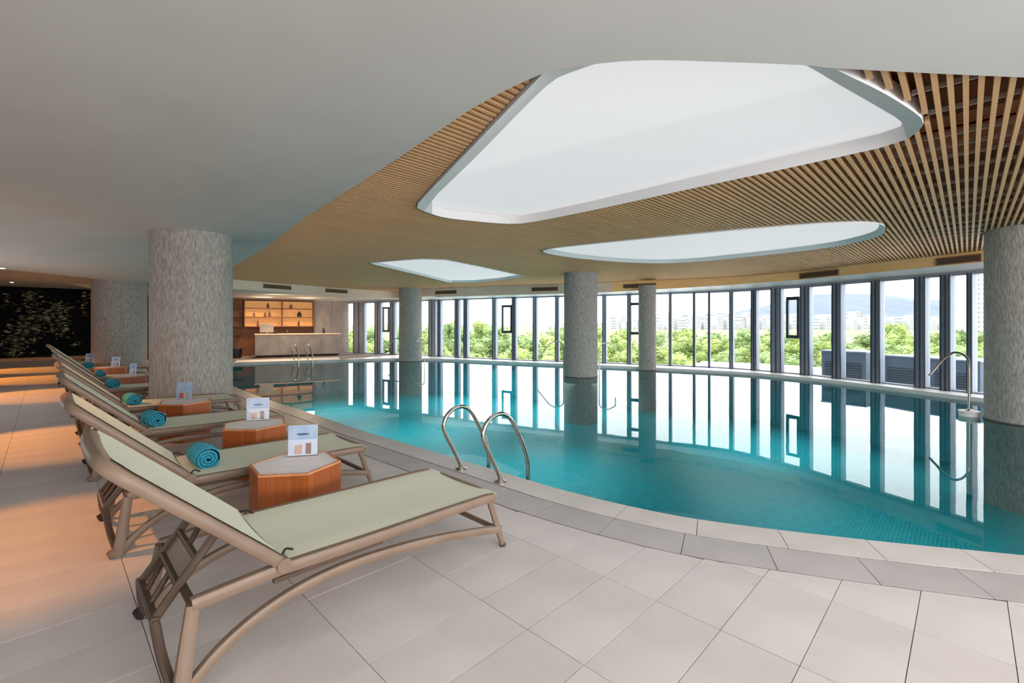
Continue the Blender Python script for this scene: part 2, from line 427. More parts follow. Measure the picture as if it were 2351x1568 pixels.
def stones(inner, outer, step, m, parent, name, gap=0.004, z0=-0.05, z1=0.0, phase=None):
    Li = lens(inner)
    if phase is None: n = max(1, int(Li[-1]/step)); cuts = [Li[-1]*k/n for k in range(n+1)]
    else:
        cuts = [phase+step*k for k in range(-60, 80) if 0.1 < phase+step*k < Li[-1]-0.1]; cuts = [0.0]+cuts+[Li[-1]]; n = len(cuts)-1
    # matched parametrisation by index
    def pt(t):
        for i in range(len(Li)-1):
            if t <= Li[i+1] or i == len(Li)-2:
                f = (t-Li[i])/max(1e-9, Li[i+1]-Li[i]); return inner[i].lerp(inner[i+1], f), outer[i].lerp(outer[i+1], f)
    for k in range(n):
        t0, t1 = cuts[k]+gap/2, cuts[k+1]-gap/2
        A = []; B = []
        for q in range(5):
            a, b = pt(t0+(t1-t0)*q/4); A.append(a); B.append(b)
        poly = A+B[::-1]; c = sum(poly, Vector((0, 0)))/len(poly)
        mb = MB().prism([q-c for q in poly], z0, z1)
        link(name, mb.mesh(name, m), parent, loc=(c.x, c.y, 0))
cop = empty('trim_1', (0, 3.3, 0), None, None, kind='structure'); cop.location = (0, 0, 0)
def ph(curve): 
    L_ = lens(curve); k = min(range(len(curve)), key=lambda q: (curve[q]-Vector((0.86, 3.50))).length); return L_[k]
stones(offset(I, -0.012), offset(I, 0.252), 0.50, M['coping'], cop, 'coping_stone', phase=ph(offset(I, -0.012)))
stones(offset(I, 0.268), offset(I, 0.555), 0.476, M['drain'], cop, 'border_stone', z0=-0.011, phase=ph(offset(I, 0.268)))
for a_, b_ in ((0.250, 0.270), (0.553, 0.574)):
    A_, B_ = offset(I, a_), offset(I, b_); mb = MB()
    mb.strip([Vector((p.x, p.y, -0.006)) for p in A_], [Vector((p.x, p.y, -0.006)) for p in B_])
    obj('drain_slot', mb, M['slot'], cop)
cop2 = empty('trim_2', (0, 0, 0), None, None, kind='structure')
far2 = [v for v in far]
Wn = [min(W, key=lambda q: (q-v).length) for v in far2]
stones(offset(far2, -0.0), [a.lerp(b, 0.96) for a, b in zip(far2, Wn)], 1.2, M['sill'], cop2, 'coping_stone', gap=0.003)
lf = resample(left, 6)
stones(lf, offset(lf, 1.2), 0.62, M['sill'], cop2, 'coping_stone')

# ------------------------------------------------------------------ pool basin and water
P = POOL; n = len(P)
mb = MB(); mb.add([(p.x, p.y, -0.012) for p in P]+[(p.x, p.y, -0.11) for p in P], [(i, (i+1) % n, n+(i+1) % n, n+i) for i in range(n)])
obj('coping_edge', mb, M['sill'], cop2)
mb = MB(); mb.add([(p.x, p.y, -0.11) for p in P]+[(p.x, p.y, -1.35) for p in P], [(i, (i+1) % n, n+(i+1) % n, n+i) for i in range(n)])
basin = obj('pool_basin', mb, M['teal'], kind='structure')
link('pool_floor', fill([POOL], -1.35, 'pool_floor', M['teal']), basin)
wat = link('pool_water', fill([POOL], ZW, 'pool_water', M['water']), kind='stuff')
tag(wat, 'clear teal pool water mirroring the window wall', 'water', kind='stuff')

# ------------------------------------------------------------------ ceiling: white plaster, oak slats, light boxes
E_img = [(1300, 157), (1460, 139), (1650, 142), (1850, 150), (1940, 158), (2351, 178)]
E_left = [(540, 610), (620, 560), (700, 500), (850, 405), (1000, 305), (1100, 240), (1220, 180)]
E_pts = [(-9.2, 14.3)] + [tuple(p) for p in unps(E_left, ZC)] + [tuple(p) for p in unps(E_img, ZC)] + [(4.5, 2.72), (7.5, 2.95), (10.9, 3.1), (11.2, 3.12)]
E = catmull(E_pts, 7)
FOLD = [Vector(p) for p in ((-5.45, -5), (-5.45, 3), (-5.45, 6), (-5.55, 7), (-6.0, 8), (-6.75, 9.7), (-7.9, 11.8), (-8.6, 12.7))]
FOLD = catmull(FOLD, 5)
flat = FOLD + [Vector((-9.35, 14.0))] + E + [Vector((11.9, -5))]
ceil = link('ceiling', fill([flat], ZC, 'ceiling', M['ceiling'], flip=True), kind='structure')
prof = [(0, 0), (0.25, 0.004), (0.5, 0.016), (0.75, 0.045), (1.0, 0.095), (1.25, 0.15), (1.5, 0.20), (1.75, 0.24), (2.0, 0.265), (2.3, 0.28), (2.5, 0.28)]
mb = MB()
rows = []
for p in FOLD:
    xe = -10.35
    k = max(0.12, min(1.0, (p.x-xe)/2.6))
    rows.append([Vector((p.x-a*k, p.y, ZC-b)) for a, b in prof] + [Vector((xe, p.y, ZC-0.28)), Vector((xe, p.y, ZC)), Vector((-26, p.y, ZC))])
for a, b in zip(rows, rows[1:]): mb.strip(a, b)
yl = FOLD[-1].y
mb.add([(FOLD[-1].x, yl, ZC), (-26, yl, ZC), (-26, 23, ZC), (-13.4, 22.9, ZC), (-9.35, 14.0, ZC)], [(0, 4, 3, 2, 1)])
mb.strip([Vector((p.x, p.y, ZC)) for p in E], [Vector((p.x, p.y, 3.35)) for p in E])
obj('ceiling_bulkhead', mb, M['ceiling'], ceil, smooth=True)

sky1_out = [(957, 474), (979, 484), (1021, 497), (1107, 507), (1160, 511), (1211, 509), (1350, 482), (1550, 438), (1750, 395), (1855, 372), (1960, 349), (2041, 330),
            (2090, 312), (2115, 289), (2120, 274), (2101, 254), (2031, 209), (1929, 158), (1830, 106), (1700, 78), (1500, 62), (1380, 68), (1300, 105), (1238, 172),
            (1157, 256), (1086, 331), (1014, 406), (964, 459)]
sky1_in = [(977, 471), (989, 479), (1032, 492), (1121, 503), (1160, 505), (1211, 501), (1350, 473), (1550, 430), (1750, 387), (1855, 360), (1960, 340), (2013, 324),
           (2059, 301), (2071, 281), (2038, 258), (1925, 193), (1855, 152), (1740, 100), (1600, 95), (1450, 122), (1350, 151), (1300, 170), (1264, 188), (1193, 256),
           (1086, 366), (984, 464)]
sky2_out = [(1246, 573), (1330, 562), (1500, 545), (1700, 526), (1850, 514), (1950, 509), (2012, 511), (2033, 522), (2010, 543), (1900, 567), (1700, 590), (1560, 602), (1460, 602), (1350, 594), (1275, 584)]
sky3_out = [(847, 603), (905, 598), (965, 593.5), (1025, 596), (1110, 613), (1204, 633.5), (1150, 642), (1090, 647.5), (1032, 648), (960, 630)]
def ray_poly(poly, c, d):
    best = None
    for i in range(len(poly)):
        a = poly[i-1]-c; b = poly[i]-c; e = b-a
        den = d.x*e.y-d.y*e.x
        if abs(den) < 1e-9: continue
        t = (a.x*e.y-a.y*e.x)/den; s = (a.x*d.y-a.y*d.x)/den
        if t > 0 and -1e-6 <= s <= 1+1e-6 and (best is None or t > best): best = t
    return c+d*best
def by_angle(poly, c, n=96):
    return [ray_poly(poly, c, Vector((math.cos(2*math.pi*k/n), math.sin(2*math.pi*k/n)))) for k in range(n)]
HOLES = []
def light_box(outer, inner, zi, label, seam=None):
    c = sum(inner, Vector((0, 0)))/len(inner)
    o = empty('ceiling_light', (c.x, c.y, ZWOOD), label, 'ceiling light')
    A = by_angle(outer, c); B = by_angle(inner, c); HOLES.append([p+(p-c).normalized()*0.025 for p in A])
    n = len(A); mb = MB()
    lo = [(p.x-c.x, p.y-c.y, -0.015) for p in A]; lo2 = [(p.x-c.x, p.y-c.y, 0.1) for p in A]
    hi = [(p.x-c.x, p.y-c.y, zi-ZWOOD) for p in B]
    mb.add(lo+hi, [(i, (i+1) % n, n+(i+1) % n, n+i) for i in range(n)])
    mb.add(lo+lo2, [(i, n+i, n+(i+1) % n, (i+1) % n) for i in range(n)])
    obj('rim', mb, M['rim'], o, smooth=True)
    Bl = [p-c for p in B]
    if seam:
        a, d = seam[0]-c, (seam[1]-seam[0]).normalized(); nn = Vector((-d.y, d.x))
        h1 = clip_half(Bl, a, nn); h2 = clip_half(Bl, a, -nn)
        for h, m in ((h1, M['panel']), (h2, M['panel2'])):
            link('light_panel', fill([h], zi-ZWOOD-0.004, 'light_panel', m, flip=True), o)
    else:
        link('light_panel', fill([Bl], zi-ZWOOD-0.004, 'light_panel', M['panel'], flip=True), o)
    mb = MB(); mb.add([(p.x, p.y, zi-ZWOOD) for p in Bl], [tuple(range(len(Bl)))])
    obj('back_plate', mb, M['rim'], o)
    return o
zi1 = 2.92
s1o = catmull(unps(sky1_out, ZWOOD), 4, True); s1i = catmull(unps(sky1_in, zi1), 4, True)
light_box(s1o, s1i, zi1, 'largest luminous ceiling panel, rounded trapezoid set in the slats overhead',
          (unp(1190, 368, zi1), unp(1880, 196, zi1)))
s2o = catmull(unps(sky2_out, ZWOOD), 5, True); c2 = sum(s2o, Vector((0, 0)))/len(s2o)
light_box(s2o, [c2+(p-c2)*0.97 for p in s2o], 2.87, 'long oval luminous ceiling panel in front of the right windows')
s3o = unps(sky3_out, ZWOOD); c3 = sum(s3o, Vector((0, 0)))/len(s3o)
light_box(s3o, [c3+(p-c3)*0.98 for p in s3o], 2.86, 'smallest luminous ceiling panel, rhombus shaped, towards the bar')

REGION = offset(E, 0.05)[:-1] + [p for p in reversed(offset(F, -0.1)) if p.y > 3.1] + list(reversed(offset(FLc, -0.22)))
COLS = []   # filled below: (centre, radius)
cols = [(Vector((-5.04, 7.27)), 0.545), (Vector((-10.69, 12.56)), 0.586), (Vector((1.926, 12.92)), 0.465),
        (Vector((-4.02, 18.25)), 0.445), (Vector((4.30, 14.65)), 0.268), (Vector((7.70, 6.86)), 0.475)]
holes = HOLES + [[c+Vector((math.cos(a*math.pi/12), math.sin(a*math.pi/12)))*(r+0.01) for a in range(24)] for c, r in cols]
unit = MB().box((0, 0, 0), (1, 1, 1)).mesh('slat', M['slat'])
ang = math.atan2(U.y, U.x)
segs = []
k = -60
for k in range(-60, 300):
    n0 = 0.008+0.0655*k
    iv = line_intervals(REGION, V*n0, U)
    cut = [x for h in holes for x in line_intervals(h, V*n0, U)]
    for a, b in subtract(iv, cut):
        if b-a > 0.05:
            mid = U*((a+b)/2)+V*n0
            vis = abs(mid.x) < 1.2*mid.y+1.0 or (U*b+V*n0).y > 1.5 and abs((U*b+V*n0).x) < 1.15*(U*b+V*n0).y
            ends = [U*a+V*n0, U*b+V*n0]
            near = min(e.length for e in ends)
            segs.append((near, vis, a, b, n0))
segs = [s for s in segs if s[1]]
segs.sort(key=lambda s: s[0])
rest = MB(); R3 = Matrix.Rotation(ang, 3, 'Z')
for k, (near, vis, a, b, n0) in enumerate(segs):
    c = U*((a+b)/2)+V*n0
    if k < 295:
        o = link('slat', unit, ceil, loc=(c.x, c.y, ZWOOD+0.025), rz=ang); o.scale = (b-a, 0.0275, 0.05)
    else: rest.box((c.x, c.y, ZWOOD+0.025), (b-a, 0.0275, 0.05), M=R3)
if rest.v: obj('slat', rest, M['slat'], ceil, kind='stuff')
print('slats', len(segs), 'tiles', len(tiles))
# boards and hanger rails above the slats, across the slats
random.seed(3)
s = 0.6
angv = math.atan2(V.y, V.x)
while s < 22:
    wd = random.choice((0.32, 0.45, 0.45, 0.6))
    iv = line_intervals(REGION, U*(s+wd/2), V)
    for a, b in iv:
        if b-a < 0.3: continue
        c = U*(s+wd/2)+V*((a+b)/2)
        bm_ = MB().box((0, 0, 0), (b-a, wd-0.02, 0.02))
        link('backing_board', bm_.mesh('backing_board', M['backing2'] if random.random() < 0.5 else M['backing']), ceil, loc=(c.x, c.y, 3.0+random.uniform(0, 0.03)), rz=angv)
    iv = line_intervals(REGION, U*s, V); cut = [x for h in holes for x in line_intervals(h, U*s, V)]
    for a, b in subtract(iv, cut):
        if b-a < 0.2: continue
        c = U*s+V*((a+b)/2)
        link('hanger_rail', MB().box((0, 0, 0), (b-a, 0.018, 0.03)).mesh('hanger_rail', M['rail']), ceil, loc=(c.x, c.y, ZWOOD+0.068), rz=angv)
    s += wd
link('roof_slab', fill([ROOM], 3.35, 'roof_slab', M['black'], flip=True), ceil)

# ------------------------------------------------------------------ fascia above the windows, soffits
def fz(p):   # bottom of the fascia
    if p.x < -3: return 2.50
    if p.x < 3: return 2.46
    return 2.46+0.12*min(1, (p.x-3)/4.0)
fas = empty('trim_3', (0, 0, 0), None, None, kind='structure')
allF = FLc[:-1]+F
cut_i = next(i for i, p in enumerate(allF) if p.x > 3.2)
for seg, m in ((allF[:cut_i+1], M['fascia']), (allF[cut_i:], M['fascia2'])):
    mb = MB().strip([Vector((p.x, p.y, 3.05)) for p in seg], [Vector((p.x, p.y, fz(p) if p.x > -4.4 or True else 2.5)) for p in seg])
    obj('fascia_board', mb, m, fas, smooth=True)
wi = next(i for i, p in enumerate(W) if p.x > -5.05)
Fr = resample(F, 120); Wr = resample(W[wi:], 120)
mb = MB().strip([Vector((p.x, p.y, fz(p))) for p in Fr], [Vector((q.x, q.y, 2.41)) for q in Wr])
mb.strip([Vector((p.x, p.y, 2.41)) for p in W], [Vector((p.x, p.y, 3.35)) for p in W])
obj('soffit', mb, M['sill'], fas, smooth=True)
alc = [Vector((p.x, p.y)) for p in FLc] + [W[wi]] + [p for p in reversed(W[:wi])] + [Vector((-15.2, 18.05)), Vector((-12.2, 12.6))]
link('soffit', fill([alc], 2.50, 'soffit', M['ceiling'], flip=True), fas)

# vents in the fascia (pixel span -> nearest fascia points)
def on_curve(c, x):
    r = (x-1175.5)/FPX; best = None
    for a, b in zip(c, c[1:]):
        fa, fb = a.x-r*a.y, b.x-r*b.y
        if (fa > 0) != (fb > 0) and a.y > 0.5:
            p = a.lerp(b, fa/(fa-fb))
            if best is None or p.y < best.y: best = p
    return best
def vent(x0, x1, z0, z1, label, curve):
    a, b = on_curve(curve, x0), on_curve(curve, x1)
    if a is None or b is None: print('vent?', x0); return
    d = b-a; L = d.length; c = (a+b)/2; rz = math.atan2(d.y, d.x)
    inw = Vector((d.y, -d.x)).normalized()
    o = empty('air_vent', (c.x+inw.x*0.012, c.y+inw.y*0.012, (z0+z1)/2), label, 'air vent', 'air vents in the fascia', rz)
    h = z1-z0
    mb = MB()
    mb.box((0, 0, h/2-0.01), (L, 0.03, 0.02)); mb.box((0, 0, -h/2+0.01), (L, 0.03, 0.02))
    mb.box((-L/2+0.01, 0, 0), (0.02, 0.03, h)); mb.box((L/2-0.01, 0, 0), (0.02, 0.03, h))
    obj('vent_frame', mb, M['vent'], o)
    obj('backing', MB().box((0, 0.004, 0), (L-0.02, 0.012, h-0.02)), M['ventdark'], o)
    nb = 5
    me = MB().box((0, 0, 0), (L-0.03, 0.012, 0.008), M=Matrix.Rotation(0.5, 3, 'X')).mesh('blade', M['vent'])
    for i in range(nb): link('blade', me, o, loc=(0, -0.004, -h/2+h*(i+1)/(nb+1)))
vent(604, 668, 2.60, 2.74, 'leftmost brown air vent, in the fascia in front of the bar', FLc)
vent(747, 797, 2.60, 2.74, 'brown air vent in the fascia left of the slim column by the bar', FLc)
vent(1000, 1048, 2.57, 2.71, 'brown air vent in the fascia just right of the slim column by the bar', F)
vent(1221, 1281, 2.57, 2.71, 'brown air vent in the fascia just left of the middle column', F)
vent(1431, 1506, 2.58, 2.72, 'brown air vent in the fascia right of the middle column', F)
vent(1837, 1926, 2.60, 2.75, 'brown air vent in the orange fascia above the wide window posts', F)
vent(2150, 2254, 2.60, 2.75, 'rightmost brown air vent, in the orange fascia beside the right column', F)

# ------------------------------------------------------------------ walls
mb = MB().strip([Vector((-26, 9.5, 0)), Vector((-13.4, 22.6, 0))], [Vector((-26, 9.5, ZC)), Vector((-13.4, 22.6, ZC))])
obj('wall_left', MB().prism([(-26, 9.5), (-13.4, 22.6), (-13.5, 22.8), (-26.2, 9.6)], -0.012, 3.35), M['black'], kind='structure')
obj('wall_side', MB().prism([(-22, -5), (-26, 9.5), (-26.2, 9.5), (-22.2, -5)], -0.012, 3.35), M['wallpaint'], kind='structure')
obj('wall_back', MB().prism([(-22, -5), (12, -5), (12, -5.2), (-22, -5.2)], -0.012, 3.35), M['wallpaint'], kind='structure')
B0 = Vector((-7.95, 22.4)); BD = Vector((-0.857, -0.515)); BN = Vector((0.515, -0.857))  # bar back wall
bw = B0+BD*8.4
wall_bar = obj('wall_bar', MB().prism([B0-BN*0.02, bw-BN*0.02, bw-BN*0.25, B0-BN*0.25], -0.012, 2.50), M['shelfdark'], kind='structure')
# concrete panels right of the shelves
for t0, t1 in ((0.0, 0.78), (0.79, 1.56)):
    a, b = B0+BD*t0, B0+BD*t1
    obj('panel', MB().prism([a, b, b+BN*0.03, a+BN*0.03], -0.012, 2.49), M['concrete'], wall_bar)

# planted dark wall at the far left: leaves and pale blossom clusters in front of the black panel
random.seed(11)
mb = MB(); a0 = Vector((-26, 9.5)); a1 = Vector((-13.4, 22.6)); ad = (a1-a0).normalized(); an = Vector((ad.y, -ad.x))
clusters = [(45, 770, 46, 40), (30, 790, 30, 26), (70, 690, 30, 42), (60, 740, 30, 26), (130, 710, 34, 24), (140, 740, 28, 46), (20, 690, 14, 20), (100, 735, 40, 40),
            (175, 790, 14, 10), (30, 815, 22, 10), (190, 690, 12, 40)]
def leafquad(c, sz, mbx):
    q = Matrix.Rotation(random.uniform(0, 6.28), 3, 'Z') @ Matrix.Rotation(random.uniform(-1.2, 1.2), 3, 'X')
    vs = [Vector(p) for p in ((-.5, 0, 0), (0, -.28, 0.05), (.5, 0, 0), (0, .28, 0.05))]
    mbx.add([q @ (v*sz)+c for v in vs], [(0, 1, 2, 3)])
for k in range(900):      # the planting goes on past the picture edge
    t = random.uniform(0.3, 11.5) ; cl = math.sin(t*2.3)*0.5+math.sin(t*5.1+1)*0.4
    if random.random() > 0.45+cl*0.4: continue
    p = a0+ad*t+an*random.uniform(0.06, 0.22)
    if abs(p.x/p.y) < 1.12: continue
    leafquad(Vector((p.x, p.y, random.uniform(0.2, 2.6))), random.uniform(0.08, 0.2), mb)
for cx, cy, rx, ry in clusters:
    for i in range(int(rx*ry/9)):
        x = random.gauss(cx, rx/2.2); y = random.gauss(cy, ry/2.2)
        r = (x-1175.5)/FPX
        t = (r*a0.y-a0.x)/(ad.x-r*ad.y); p = a0+ad*t
        z = HC+(744-y)*p.y/FPX
        if not (0.15 < z < 2.65) or not (1 < t < 16): continue
        p = p+an*random.uniform(0.06, 0.22)
        leafquad(Vector((p.x, p.y, z)), random.uniform(0.08, 0.2), mb)
tag(obj('wall_foliage', mb, M['leafdark'], kind='stuff'), 'dim pale leaves spread over the black wall at far left', 'foliage', kind='stuff')
obj('baseboard_left', MB().prism([a0+an*0.02, a1+an*0.02, a1+an*0.35, a0+an*0.35], -0.012, 0.12), M['woodtrim'], kind='structure')

# ------------------------------------------------------------------ window wall
win = empty('window_1', (0, 0, 0), None, None, kind='structure')
def w_at(x):
    r = (x-1175.5)/FPX; best = None
    for i in range(len(W)-1):
        a, b = W[i], W[i+1]; fa, fb = a.x-r*a.y, b.x-r*b.y
        if (fa > 0) != (fb > 0) and a.y > 0.5:
            f = fa/(fa-fb); t = WL[i]+(WL[i+1]-WL[i])*f
            if best is None or t < best: best = t
    return best
def frame_at(t):
    p = at_len(W, WL, t); q = at_len(W, WL, t+0.02); q0 = at_len(W, WL, t-0.02); d = (q-q0).normalized()
    return p, d, Vector((d.y, -d.x))       # point, along, inward
HEAD = 2.40
# posts: left/right pixel edges at mid height (the visible front and side of each post)
posts = [(812, 843), (861, 880), (896, 913), (985, 1005), (1005.5, 1018), (1045, 1059), (1065, 1079), (1131, 1143.5), (1176, 1189), (1224, 1236), (1275, 1286),
         (1383, 1394), (1440, 1451), (1536, 1544), (1591, 1598), (1626, 1632.5), (1675, 1687), (1725, 1745), (1771, 1802), (1838, 1868),
         (1912, 1944), (2001, 2033), (2101, 2137), (2160, 2196), (2222, 2246)]
edges = []
for a, b in posts:
    t0, t1 = w_at(a), w_at(b)
    p, d, inn = frame_at((t0+t1)/2)
    ray = Vector((p.x, p.y)).normalized()
    cosi = abs(ray.dot(inn)); sini = math.sqrt(max(0, 1-cosi*cosi))
    Wd = abs(t1-t0)
    dep = 0.16
    extra = dep*sini/max(0.3, cosi)        # part of the apparent width that is the post's depth
    width = max(0.05, Wd-extra)
    # side of the post that is hidden: keep the inner face flush with the line of the glass
    sgn = 1 if ray.dot(d) > 0 else -1
    tc = t0+width/2 if sgn < 0 else t1-width/2
    tc = (t0+t1)/2
    p, d, inn = frame_at(tc); rz = math.atan2(d.y, d.x)
    c = p+inn*0.02
    mb = MB().box((0, 0, HEAD/2), (width, dep, HEAD))
    o = obj('post', mb, M['frame'], win, bevel=0); o.location = (c.x, c.y, 0); o.rotation_euler = (0, 0, rz)
    # dark gasket fins on the post
    mb = MB()
    for q in (-width/2+0.008, width/2-0.008) if width < 0.16 else (-width/2+0.01, 0.0, width/2-0.01):
        mb.box((q, -dep/2-0.012, HEAD/2), (0.018, 0.03, HEAD))
    g = obj('gasket', mb, M['framedark'], win); g.location = (c.x, c.y, 0); g.rotation_euler = (0, 0, rz)
    edges.append((tc-width/2, tc+width/2))
edges.sort()
te = [(0.0, 0.03)]+edges
tails = [edges[-1][1]+1.3*i for i in range(1, 9)]
for t in tails:
    if t > WL[-1]-0.1: continue
    p, d, inn = frame_at(t); rz = math.atan2(d.y, d.x)
    o = obj('post', MB().box((0, 0, HEAD/2), (0.2, 0.16, HEAD)), M['frame'], win); o.location = (p.x, p.y, 0); o.rotation_euler = (0, 0, rz)
    te.append((t-0.1, t+0.1))
te.append((WL[-1]-0.03, WL[-1]))
for (a0_, a1_), (b0_, b1_) in zip(te, te[1:]):
    L = b0_-a1_
    if L < 0.02: continue
    nseg = max(1, int(L/0.6)); A = [at_len(W, WL, a1_+L*i/nseg) for i in range(nseg+1)]
    if nseg == 1:
        pass
    pl = [A[0]] + [A[-1]]
    d = (pl[1]-pl[0]).normalized(); inn = Vector((d.y, -d.x))
    mb = MB().prism([pl[0]-inn*0.006, pl[1]-inn*0.006, pl[1]+inn*0.006, pl[0]+inn*0.006], 0.02, HEAD)
    obj('pane', mb, M['glass'], win)
mb = MB()
for A, z0, z1 in ((W, -0.01, 0.03), (W, HEAD-0.03, HEAD+0.05)):
    o1, o2 = offset(A, 0.07), offset(A, -0.07)
    for z in (z0, z1): mb.strip([Vector((p.x, p.y, z)) for p in o1], [Vector((p.x, p.y, z)) for p in o2])
    for oo in (o1, o2): mb.strip([Vector((p.x, p.y, z0)) for p in oo], [Vector((p.x, p.y, z1)) for p in oo])
obj('sill_rail', mb, M['frame'], win)
# opening casements: dark sash in a few bays (pixel span, y of top and bottom bars)
for x0, x1, y0, y1 in ((881, 895, 707, 760), (1154, 1177, 703, 762), (1446, 1471, 698, 765), (1808, 1838, 685, 773)):
    t0, t1 = w_at(x0), w_at(x1); p, d, inn = frame_at((t0+t1)/2); rz = math.atan2(d.y, d.x)
    L = abs(t1-t0); z1 = HC+(744-y0)*p.y/FPX; z0 = HC+(744-y1)*p.y/FPX; h = z1-z0; zc = (z0+z1)/2
    mb = MB(); b_ = 0.06
    mb.box((0, 0, h/2), (L, 0.06, 0.09)); mb.box((0, 0, -h/2), (L, 0.06, 0.09))
    mb.box((-L/2+b_/2, 0, 0), (b_, 0.06, h)); mb.box((L/2-b_/2, 0, 0), (b_, 0.06, h))
    c = p+inn*0.05
    o = obj('sash', mb, M['framedark'], win); o.location = (c.x, c.y, zc); o.rotation_euler = (0, 0, rz)

# ------------------------------------------------------------------ columns
def column(c, r, z0, z1, label, top_ring=False):
    o = empty('column', (c.x, c.y, max(z0, -0.012)), label, 'column')
    base = max(z0, -0.012)
    obj('shaft', MB().lathe([(r, z0-base), (r, z1-base)], n=48), M['column'], o, smooth=True)
    if z0 < -0.5: obj('water_line_band', MB().lathe([(r+0.004, ZW-0.015-base), (r+0.012, ZW-0.01-base), (r+0.012, ZW+0.012-base), (r+0.004, ZW+0.018-base)], n=48), M['colband'], o, smooth=True)
    return o
column(cols[0][0], cols[0][1], -0.012, 2.79, 'thick grey column behind the loungers, nearest on the left')
column(cols[1][0], cols[1][1], -0.012, 2.79, 'grey column at far left in front of the black planted wall')
column(cols[2][0], cols[2][1], -1.35, 2.90, 'grey column standing in the pool in the middle of the picture')
column(cols[3][0], cols[3][1], -1.35, 2.90, 'grey column standing in the pool nearest the bar')
column(cols[4][0], cols[4][1], -1.35, 2.60, 'slimmest grey column, in the pool close to the window wall')
column(cols[5][0], cols[5][1], -1.35, 2.90, 'grey column at the right edge of the picture, in the pool')

# ------------------------------------------------------------------ sun loungers
def rib(pts, r, ry=None, n=8, up=(0, 0, 1), power=0.7): return MB().tube(pts, r, n, ry, up, power=power)
HW = 0.335       # half width to the rail centre
def arch(side):
    y = side*HW
    ctl = [(0.0, 0.0), (0.06, 0.075), (0.16, 0.15), (0.30, 0.208), (0.48, 0.245), (0.70, 0.255), (0.95, 0.238), (1.2, 0.205), (1.45, 0.158), (1.635, 0.115)]
    P = catmull([Vector((a, y+side*0.03*(1-min(1, a/0.4)), z)) for a, z in ctl], 4)
    return P
def make_lounger():
    root = empty('sun_lounger', (0, 0, 0), 'x', 'sun lounger', 'sun loungers in a row along the pool')
    m = M['resin']
    for sd in (-1, 1):
        y = sd*HW
        # seat side rail with a slight hump at the hinge
        P = catmull([Vector((a, y, z)) for a, z in ((0.045, 0.335), (0.2, 0.345), (0.34, 0.352), (0.44, 0.350), (0.8, 0.342), (1.2, 0.338), (1.5, 0.332), (1.575, 0.325))], 4)
        obj('side_rail', rib(P, 0.023, 0.028, 10), m, root, smooth=True)
        obj('rail_rack', MB().box((0.58, y, 0.312), (0.50, 0.024, 0.020)), M['resindark'], root)
        obj('hinge_strap', MB().tube(catmull([Vector((0.372, y-sd*0.02, 0.398)), Vector((0.395, y-sd*0.045, 0.407)), Vector((0.43, y-sd*0.06, 0.388))], 4), 0.005, 6), M['rubber'], root, smooth=True)
        A = arch(sd)
        N = len(A)
        obj('arched_brace', MB().tube(A, 0.020, 10, 0.023, power=0.7), m, root, smooth=True)
        # rear leg: foot up to the rail end
        P = catmull([Vector(p) for p in ((0.0, y+sd*0.035, 0.0), (0.012, y+sd*0.03, 0.08), (0.03, y+sd*0.012, 0.2), (0.05, y, 0.335))], 5)
        obj('rear_leg', MB().tube(P, 0.020, 10, 0.026, rs=[1.25-0.3*i/(len(P)-1) for i in range(len(P))], power=0.7), m, root, smooth=True)
        # gusset between foot and crossbar
        P = [Vector((0.0, y+sd*0.03, 0.015)), Vector((-0.03, y-sd*0.07, 0.13)), Vector((-0.045, sd*0.19, 0.245))]
        obj('rear_strut', rib(catmull(P, 4), 0.016, 0.018), M['resindark'], root, smooth=True)
        obj('foot_pad', MB().tube([(0.0, y+sd*0.035, 0.0), (-0.02, y+sd*0.036, 0.02), (-0.03, y+sd*0.036, 0.045)], 0.026, 10), M['rubber'] if sd > 0 else m, root, smooth=True)
        # front leg
        P = [Vector((1.545, y, 0.325)), Vector((1.60, y, 0.17)), Vector((1.665, y, 0.0))]
        obj('front_leg', MB().tube(catmull(P, 4), 0.014, 8, 0.018, power=0.7), m, root, smooth=True)
        obj('foot_cap', MB().tube([(1.655, y, 0.022), (1.666, y, 0.0)], 0.0165, 8, 0.020), M['resindark'], root, smooth=True)
        # hinge knuckle
        obj('hinge', MB().tube([(0.365, y-0.032, 0.372), (0.365, y+0.032, 0.372)], 0.030, 12), m, root, smooth=True)
    obj('foot_rail', rib(catmull([Vector(p) for p in ((1.575, -HW, 0.325), (1.592, -HW+0.05, 0.324), (1.597, 0, 0.324), (1.592, HW-0.05, 0.324), (1.575, HW, 0.325))], 4), 0.020, 0.024), m, root, smooth=True)
    obj('crossbar', rib([Vector((1.622, -HW, 0.118)), Vector((1.622, HW, 0.118))], 0.012, 0.016), m, root, smooth=True)
    obj('crossbar', rib([Vector((-0.045, -0.2, 0.25)), Vector((-0.045, 0.2, 0.25))], 0.016, 0.018), M['resindark'], root, smooth=True)
    obj('crossbar', rib([Vector((0.05, -HW, 0.33)), Vector((0.05, HW, 0.33))], 0.014, 0.018), M['resindark'], root, smooth=True)
    # seat sling with slight sag
    mb = MB(); rows = []
    for i in range(15):
        a = 0.385+(1.600-0.385)*i/14; row = []
        for j in range(9):
            f = j/8*2-1; row.append(Vector((a, f*(HW+0.014), 0.3835-0.022*(a-0.4)-0.018*(1-f*f)-0.010*max(0, abs(f)-0.93)/0.07)))
        rows.append(row)
    for a, b in zip(rows, rows[1:]): mb.strip(a, b)
    lo = [[v-Vector((0, 0, 0.006)) for v in r_] for r_ in rows]
    for a, b in zip(lo, lo[1:]): mb.strip(b, a)
    obj('seat_sling', mb, M['sling'], root, smooth=True)
    # backrest
    h0 = Vector((0.365, 0, 0.372)); h1 = Vector((-0.205, 0, 0.905)); bd = (h1-h0); Lb = bd.length; bd.normalize()
